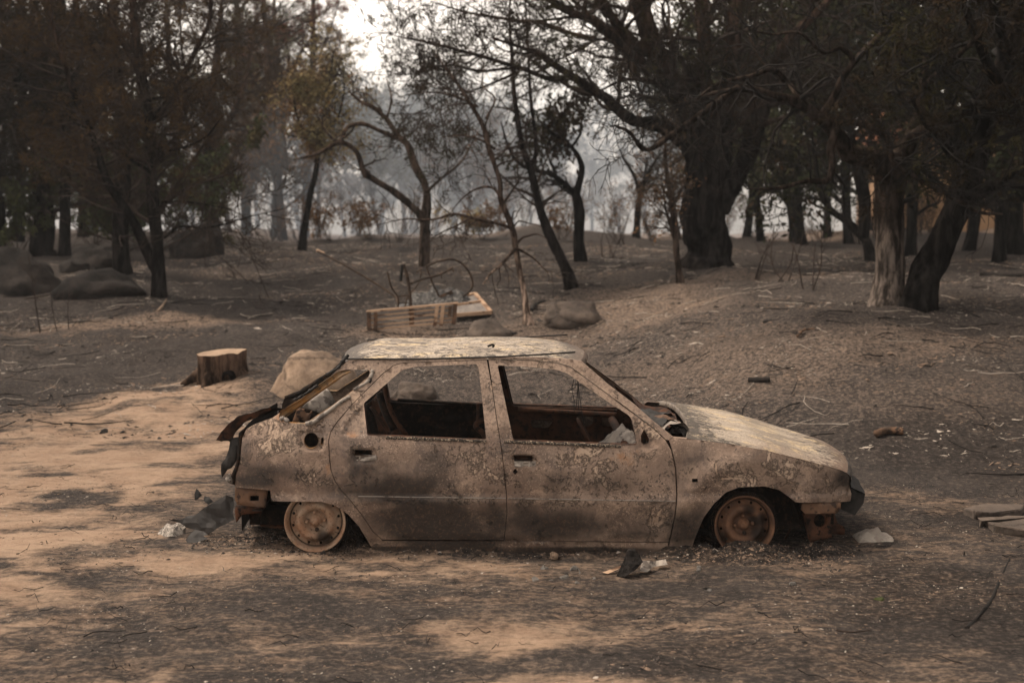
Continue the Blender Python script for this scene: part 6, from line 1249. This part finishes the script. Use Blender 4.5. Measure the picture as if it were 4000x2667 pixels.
# -------- loose pieces on the ground round the car
def sheet_thing(name, label, cat, view, poly, dy, mat, lean=.9, rough=.03, th=.006, grid=.03, sub=None):
    pts = S(view, *poly); low = max(pts, key=lambda p: p[1]); b = gp(*low); Yq = b[1] + dy
    P, F = plate_uv(name, view, poly, Yq, mat=mat, th=th, grid=grid, rough=rough, lean=lean, world=True)
    # keep the measured outline while leaning: slide every point along its sight line to its new distance
    c0 = np.array([0, 0, HCAM]); t = P[:, 1]/Yq; P[:, 0] *= t; P[:, 2] = HCAM + (P[:, 2] - HCAM)*t
    o = mesh_np(name, P - b, F, [mat], None, False); o.location = b; return tag(o, label, cat)
FOIL = mottled('dull_melted_sheet', (.032, .029, .027), (.058, .052, .048), 3, .38, .3, .01)
sheet_thing('bumper_fragment', 'large grey melted bumper sheet on the ground behind the rear wheel', 'fragment', 'B2', [(300, 735), (330, 720), (400, 735), (480, 690), (560, 680), (640, 610), (800, 520), (870, 478), (940, 500), (955, 560), (940, 660), (955, 720), (900, 760), (800, 805), (690, 882), (640, 850), (470, 812), (400, 762)], -.10, FOIL, .35, .035, .012)
sheet_thing('bumper_fragment', 'small curled grey shard in front of the melted bumper sheet', 'fragment', 'B2', [(455, 935), (500, 880), (560, 828), (640, 850), (685, 882), (640, 895), (690, 925), (600, 950), (510, 985), (480, 970)], -.02, FOIL, .8, .02, .008)
sheet_thing('foil_scrap', 'crumpled white ash-covered scrap left of the melted bumper sheet', 'scrap', 'B2', [(160, 885), (200, 830), (270, 765), (330, 780), (385, 750), (460, 800), (450, 905), (330, 900), (240, 905)], -.02, WHITEASH, 1.2, .08, .008)
sheet_thing('foil_scrap', 'thin white flake left of the crumpled white scrap', 'scrap', 'B2', [(78, 862), (120, 848), (165, 868), (120, 882)], 0, WHITEASH, 2., .01, .006, .015)
sheet_thing('plastic_shard', 'upright black shard left of the melted bumper sheet', 'shard', 'B2', [(550, 548), (548, 460), (568, 408), (600, 440), (625, 482), (590, 510)], 0, BLACKP, .3, .02, .006, .02)
sheet_thing('plastic_shard', 'small black angular shard leaning on the melted bumper sheet', 'shard', 'B2', [(640, 535), (650, 485), (700, 500), (740, 545), (690, 575)], 0, BLACKP, .6, .02, .006, .02)
sheet_thing('charred_bark', 'dark charred wedge of bark in front of the front door', 'bark', 'A8', [(480, 292), (515, 215), (530, 170), (560, 165), (585, 195), (602, 228), (570, 262), (520, 296)], 0, STONEB, .8, .05, .05, .02)
sheet_thing('wood_splinter', 'thin pale splinter left of the charred bark wedge', 'splinter', 'A8', [(415, 276), (500, 244), (504, 254), (440, 282)], 0, WOODP, 1.2, .005, .012, .02)
sheet_thing('paper_ash', 'crumpled grey paper ash right of the charred bark wedge', 'ash', 'A8', [(585, 270), (600, 220), (650, 225), (705, 215), (715, 240), (650, 250), (620, 275)], 0, GREYM, 1.5, .04, .006, .02)
CLOTH = mottled('dusty_white_cloth', (.36, .32, .275), (.26, .225, .19), 10, .9, .8, .02, c3=(.24, .2, .17))
bb = gp(*S('A8', (1690, 158))[0])
V, F = grid_sheet(40, 30, lambda a, b: np.stack([bb[0] - .125 + .25*a, bb[1] + .02 + .26*b, bb[2] - .02 + .085*np.clip(np.sin(math.pi*a), 0, 1)**.45*np.sin(math.pi*np.clip(b, 0, 1))**.5 + .03*fbm(np.stack([a*4, b*4, a*0 + 2], -1), 4)*np.sin(math.pi*a)*np.sin(math.pi*b)], -1))
o = mesh_np('crumpled_bag', V - bb, F, [CLOTH], None); o.location = bb; tag(o, 'crumpled dusty white bag on the ground ahead of the car', 'bag')
def slab(label, view, poly, th, mat, name='stone_slab', cat='slab'):
    pts = [gp(*p) for p in S(view, *poly)]; b = pts[0]; n = len(pts); V = [p + np.array([0, 0, -.03]) for p in pts] + [p + np.array([RNG.uniform(-.02, .02), RNG.uniform(-.02, .02), th*RNG.uniform(.45, 1.2)]) for p in pts]
    bm = bmesh.new(); vs_ = [bm.verts.new(tuple(v - b)) for v in V]
    bm.faces.new(vs_[n:]); 
    for i in range(n): bm.faces.new((vs_[i], vs_[(i+1) % n], vs_[n+(i+1) % n], vs_[n+i]))
    bmesh.ops.recalc_face_normals(bm, faces=bm.faces[:]); bmesh.ops.bevel(bm, geom=bm.edges[:], offset=.008, segments=1, affect='EDGES')
    o = bm_obj(name, bm, mat, None); o.location = b; return tag(o, label, cat)
slab('flat dark slab at the right edge, the front one of two', 'A8', [(2210, 95), (2352, 108), (2440, 80), (2420, 50), (2260, 42), (2140, 70), (2155, 52)], .055, STONE)
slab('flat dark slab at the right edge, the rear one of two', 'A8', [(2120, 40), (2200, 36), (2340, 20), (2352, 0), (2160, -8), (2100, -2), (2072, 14)], .06, STONE)
def log(name, label, cat, view, pts, wd, mat, lift=.6, d1=0.):
    Q = []; b = gp(*S(view, pts[0])[0]); k = VIEW[view][2]*depth(b)/FPX
    for p in pts: q = gp(*S(view, p[:2])[0]); q[2] += wd*k*.5*lift; Q.append(q)
    P = catmull(Q, 8*len(pts)); R = np.linspace(wd, wd*(.45 if d1 == 0 else d1), len(P))*.5*k; V, F = limb_mesh(P, R, 8, .25); o = mesh_np(name, V - b, F, [mat], None); o.location = b; return tag(o, label, cat)
log('charred_log', 'short reddish charred log end on the ash beyond the bonnet', 'log', 'D', [(2012, 1006), (2035, 998), (2075, 1000)], 20, WOODD, .9, .8)
log('charred_log', 'small dark log piece in the middle of the slope', 'log', 'D', [(1720, 878), (1745, 880), (1768, 878)], 14, STONEB, .8, .8)
log('fallen_branch', 'short dark branch lying on the bank left of the gnarled oak', 'branch', 'B8', [(180, 780), (330, 760), (450, 745), (560, 735)], 34, STONEB)
log('fallen_branch', 'black stick lying in the right foreground', 'branch', 'A8', [(2090, 545), (2140, 490), (2200, 410), (2240, 320), (2285, 225)], 22, TWIGD)
log('fallen_branch', 'thin dark twig lying in the middle foreground', 'branch', 'A8', [(1490, 548), (1560, 556), (1650, 548)], 8, TWIG)
log('fallen_branch', 'dark plank-like branch at the right edge on the bank', 'branch', 'D', [(2250, 634), (2300, 637), (2380, 636)], 12, STONEB, .6, .9)
log('fallen_branch', 'thin branch on the ash below the left boulders', 'branch', 'B7', [(100, 1260), (300, 1225), (450, 1200), (600, 1160)], 24, TWIG)
log('fallen_branch', 'pale broken snag at the foot of the forked pine', 'branch', 'B7', [(1600, 1370), (1660, 1300), (1700, 1240)], 34, STONEW)
log('fallen_branch', 'bent pale twig against the gnarled oak trunk', 'branch', 'B8', [(1170, 575), (1215, 600), (1280, 570), (1340, 540)], 12, WOODP)
log('fallen_branch', 'dark curved root stub beside the slope boulder', 'branch', 'A6', [(1685, 500), (1700, 470), (1740, 450), (1770, 440)], 30, STONEB)
log('fallen_branch', 'thin stick at the right side of the bank', 'branch', 'B8', [(1890, 690), (1990, 730), (2110, 755)], 12, TWIGD)
log('fallen_branch', 'small bent brown branch piece on the bank', 'branch', 'B8', [(460, 890), (500, 850), (560, 835), (605, 830)], 26, WOODD)
lf = slab('single green leaf lying in the right foreground', 'A8', [(1658, 398), (1690, 392), (1718, 398), (1690, 405)], .006, LEAF_GREEN, 'green_leaf', 'leaf')
FLAKE = mottled('dark_glassy_flake', (.06, .055, .05), (.11, .10, .09), 20, .5, .3, .004)
for k, (x, y, r) in enumerate([(95, 320, 30), (170, 322, 18), (245, 298, 28), (328, 300, 14), (378, 315, 18), (285, 262, 20), (140, 262, 22), (1292, 334, 18), (905, 362, 12), (860, 262, 18), (300, 325, 14), (20, 285, 20)]):
    a0 = RNG.uniform(0, 6.28); poly = [(x + r*RNG.uniform(.6, 1.1)*math.cos(a0 + j*1.05), y + .5*r*RNG.uniform(.6, 1.1)*math.sin(a0 + j*1.05)) for j in range(6)]
    slab('dark thin flake of scale lying in front of the car', 'A8', poly, .012, FLAKE, 'scale_flake', 'flake')['group'] = 'scale flakes in front of the car'

# -------- ochre house beyond the right wood
HOUSEW = mottled('ochre_render', (.27, .165, .09), (.33, .205, .115), 1.2, .95, .3, .01, c3=(.30, .18, .10)); TILE = mottled('terracotta_tile', (.30, .12, .06), (.22, .10, .055), 3, .9, .3, .01)
hx, hy = (2155 - 1176)/3267*52, 52.; hz_ = float(ground_z(hx, hy)); hs_ = empty('ochre_house', (hx, hy, hz_), 'ochre rendered house with tiled eaves beyond the right wood', 'house')
V, F = box_np(-1.6, 6.5, 0, 6, -.5, 3.35); mesh_np('wall', V, F, [HOUSEW], hs_, False)
bm = bmesh.new(); pr_ = [(-1.95, -.35, 3.35), (6.85, -.35, 3.35), (6.85, 3, 4.6), (-1.95, 3, 4.6), (-1.95, 6.35, 3.35), (6.85, 6.35, 3.35)]; vs_ = [bm.verts.new(p) for p in pr_]
for f in ((0, 1, 2, 3), (3, 2, 5, 4), (0, 3, 4), (1, 5, 2), (0, 4, 5, 1)): bm.faces.new([vs_[i] for i in f])
rf = bm_obj('roof', bm, TILE, hs_)
for i in range(44):
    V, F = tube_np([(-1.9 + .2*i, -.40, 3.38), (-1.9 + .2*i, 3., 4.66)], .075, 6); mesh_np('roof_tile_row', V, F, [TILE], rf)
for x in (1.6, 4.2):
    V, F = box_np(x, x + .9, -.03, .05, .9, 2.2); mesh_np('window', V, F, [SOOT], hs_, False)

# -------- litter nobody could count
def scatter(name, label, n, polyD, size, mat, flat=.35, jitter=None, dens=None, elong=1.):
    B = np.array([gD(*p)[:2] for p in polyD]); lo, hi = B.min(0), B.max(0); q = RNG.uniform(lo, hi, (n*4, 2)); k = in_poly(q[:, 0], q[:, 1], [tuple(t) for t in B]); q = q[k][:n]
    if dens is not None: q = q[RNG.random(len(q)) < dens(q)]
    N = len(q); z = ground_z(q[:, 0], q[:, 1]); z = z + .004 + np.array([.016, ])*0
    zz = np.interp(q[:, 1], gy, np.arange(ny)); xi = np.clip(np.searchsorted(gx, q[:, 0]) , 1, nx-1); yi = np.clip(np.searchsorted(gy, q[:, 1]), 1, ny-1); GZ = gz.reshape(ny, nx)
    fx = (q[:, 0]-gx[xi-1])/(gx[xi]-gx[xi-1]); fy = (q[:, 1]-gy[yi-1])/(gy[yi]-gy[yi-1]); z = (GZ[yi-1, xi-1]*(1-fx)+GZ[yi-1, xi]*fx)*(1-fy) + (GZ[yi, xi-1]*(1-fx)+GZ[yi, xi]*fx)*fy
    s = size*np.exp(RNG.normal(size=N)*.5); a = RNG.uniform(0, 6.28, N); ca, sa = np.cos(a), np.sin(a)
    base = np.array([[-1, -.6, 0], [1, -.5, 0], [.8, .6, 0], [-.7, .5, 0], [.1, 0, 1.]])[None] + RNG.normal(size=(N, 5, 3))*.18
    base = base*np.array([elong, 1, flat])*s[:, None, None]; tilt = RNG.normal(size=N)*.25
    X = base[..., 0]*ca[:, None] - base[..., 1]*sa[:, None]; Y = base[..., 0]*sa[:, None] + base[..., 1]*ca[:, None]; Z = base[..., 2] + X*tilt[:, None]
    V = np.stack([X + q[:, 0:1], Y + q[:, 1:2], Z + z[:, None]], -1).reshape(-1, 3); i = np.arange(N)[:, None]*5
    F = np.concatenate([i + np.array([[0, 1, 4]]), i + np.array([[1, 2, 4]]), i + np.array([[2, 3, 4]]), i + np.array([[3, 0, 4]])])
    o = mesh_np(name, V, F, [mat], None, False); o['kind'] = 'stuff'; o['label'] = label; o['category'] = 'litter'; return o
FLW = mottled('pale_ash_flake', (.38, .33, .28), (.22, .185, .155), 40, .9, .2); FLB = mottled('black_cinder', (.014, .012, .011), (.04, .033, .028), 40, .9, .3); FLT = mottled('brown_litter', (.19, .132, .095), (.10, .07, .052), 40, .9, .3)
FORE = [(-150, 1600), (2500, 1600), (2400, 1100), (1980, 1100), (1980, 1225), (560, 1225), (300, 1100), (0, 1000)]
def clumpy(k, lo=-.2, hi=.5): return lambda q: smooth(lo, hi, fbm(np.stack([q[:, 0]*k, q[:, 1]*k, q[:, 0]*0 + k], 1), 3))
scatter('ash_flecks', 'tiny pale ash flecks strewn over the burnt ground', 6000, FORE, .0034, FLW, dens=clumpy(2.)); scatter('cinder_bits', 'tiny black cinders strewn over the burnt ground', 9000, FORE, .005, FLB, dens=clumpy(1.6))
scatter('brown_litter', 'tiny brown crumbs strewn over the burnt ground', 9000, FORE, .004, FLT, dens=clumpy(1.2))
UND = [(440, 1345), (2000, 1345), (2000, 1210), (440, 1210)]
wcs = [gD(735, 1268), gD(1720, 1285), gD(600, 1240), gD(1850, 1270), gD(1150, 1270), gD(480, 1250)]
def near(q):
    d = 0
    for c, r, k in zip(wcs, (.33, .45, .3, .3, .75, .25), (1, 1, .8, .8, .35, .7)): d = np.maximum(d, k*np.exp(-((q[:, 0]-c[0])/r)**2 - ((q[:, 1]-c[1])/.13)**2))
    return d
scatter('cinder_bits', 'black cinders and scale along the foot of the car', 14000, UND, .0065, FLB, .6, dens=near); scatter('ash_flecks', 'pale ash crumbs along the foot of the car', 3500, UND, .0045, FLW, .6, dens=near); scatter('brown_litter', 'brown crumbs of rust and soil along the foot of the car', 14000, UND, .006, FLT, .6, dens=near)
SLOPE = [(-100, 1000), (500, 1000), (900, 850), (1900, 1050), (2450, 1100), (2450, 590), (1400, 560), (600, 570), (-100, 640)]
scatter('brown_litter', 'scorched leaf litter over the slope behind the car', 60000, SLOPE, .0095, FLT, .35, elong=1.8, dens=clumpy(.9, -.1, .55)); scatter('ash_flecks', 'pale leaf ash over the slope behind the car', 40000, SLOPE, .008, FLW, .3, elong=2.2, dens=clumpy(1.1, .05, .6)); scatter('cinder_bits', 'black charred litter over the slope behind the car', 50000, SLOPE, .010, FLB, .6, elong=1.6, dens=clumpy(1.3, -.1, .55))

def twig_litter(name, label, n, polyD, lr, r, mat):
    B = [tuple(gD(*q)[:2]) for q in polyD]; A = np.array(B); q = RNG.uniform(A.min(0), A.max(0), (n*5, 2)); q = q[in_poly(q[:, 0], q[:, 1], B)][:n]; N = len(q)
    a = RNG.uniform(0, 6.28, N); l = RNG.uniform(*lr, N); P = np.zeros((N, 5, 3)); p0 = q.copy()
    for k in range(5):
        P[:, k, :2] = p0; P[:, k, 2] = ground_z(p0[:, 0], p0[:, 1]) + .012 + .012*np.abs(RNG.normal(size=N)); a = a + RNG.normal(size=N)*.25; p0 = p0 + (l/4)[:, None]*np.stack([np.cos(a), np.sin(a)], 1)
    R = (r*RNG.uniform(.5, 1.4, N))[:, None]*np.linspace(1, .4, 5)[None]; V, F = tubes(P, R, 4); o = mesh_np(name, V, F, [mat], None); o['kind'] = 'stuff'; o['label'] = label; o['category'] = 'litter'
twig_litter('twig_litter', 'charred fallen twigs strewn over the slope behind the car', 900, SLOPE, (.12, .7), .006, TWIGD); twig_litter('twig_litter', 'pale scorched twigs and straws over the slope behind the car', 500, SLOPE, (.1, .6), .005, FLW); twig_litter('twig_litter', 'small dark twigs strewn over the foreground', 260, FORE, (.04, .22), .0025, TWIGD)

# -------- smoky air
bm = bmesh.new(); bmesh.ops.create_cube(bm, size=1)
for v in bm.verts: v.co = Vector((v.co.x*248, 69 + v.co.y*170, 8 + v.co.z*26))
hz = bmesh_ = bm_obj('haze', bm, (), None); hm = bpy.data.materials.new('smoky_air'); hm.use_nodes = True; hm.node_tree.nodes.clear()
ho = hm.node_tree.nodes.new('ShaderNodeOutputMaterial'); hv = hm.node_tree.nodes.new('ShaderNodeVolumePrincipled'); hv.inputs['Color'].default_value = (.80, .83, .86, 1); hv.inputs['Density'].default_value = HAZE if 'HAZE' in globals() else .0006
hv.inputs['Anisotropy'].default_value = .2
hm.node_tree.links.new(hv.outputs[0], ho.inputs['Volume']); hz.data.materials.append(hm); hz['kind'] = 'stuff'
bm = bmesh.new(); bmesh.ops.create_icosphere(bm, subdivisions=4, radius=1)
for v in bm.verts: v.co = Vector((v.co.x*22, v.co.y*17, v.co.z*5.4 + (1.2*math.sin(v.co.x*3) if v.co.z > 0 else 0)))
sm = bm_obj('smoke', bm, (), None, True); sm.location = (-6.5, 60, 2.0); sm2 = hm.copy(); sm2.name = 'ground_smoke'; sv = [n for n in sm2.node_tree.nodes if n.type == 'PRINCIPLED_VOLUME'][0]
sv.inputs['Density'].default_value = .020; sv.inputs['Color'].default_value = (.62, .70, .80, 1); sm.data.materials.append(sm2); sm['kind'] = 'stuff'; sm['label'] = 'bank of blue-grey smoke drifting over the clearing'; sm['category'] = 'smoke'
hz['kind'] = 'stuff'; hz['label'] = 'thin smoke hanging in the air among the trees'; hz['category'] = 'haze'
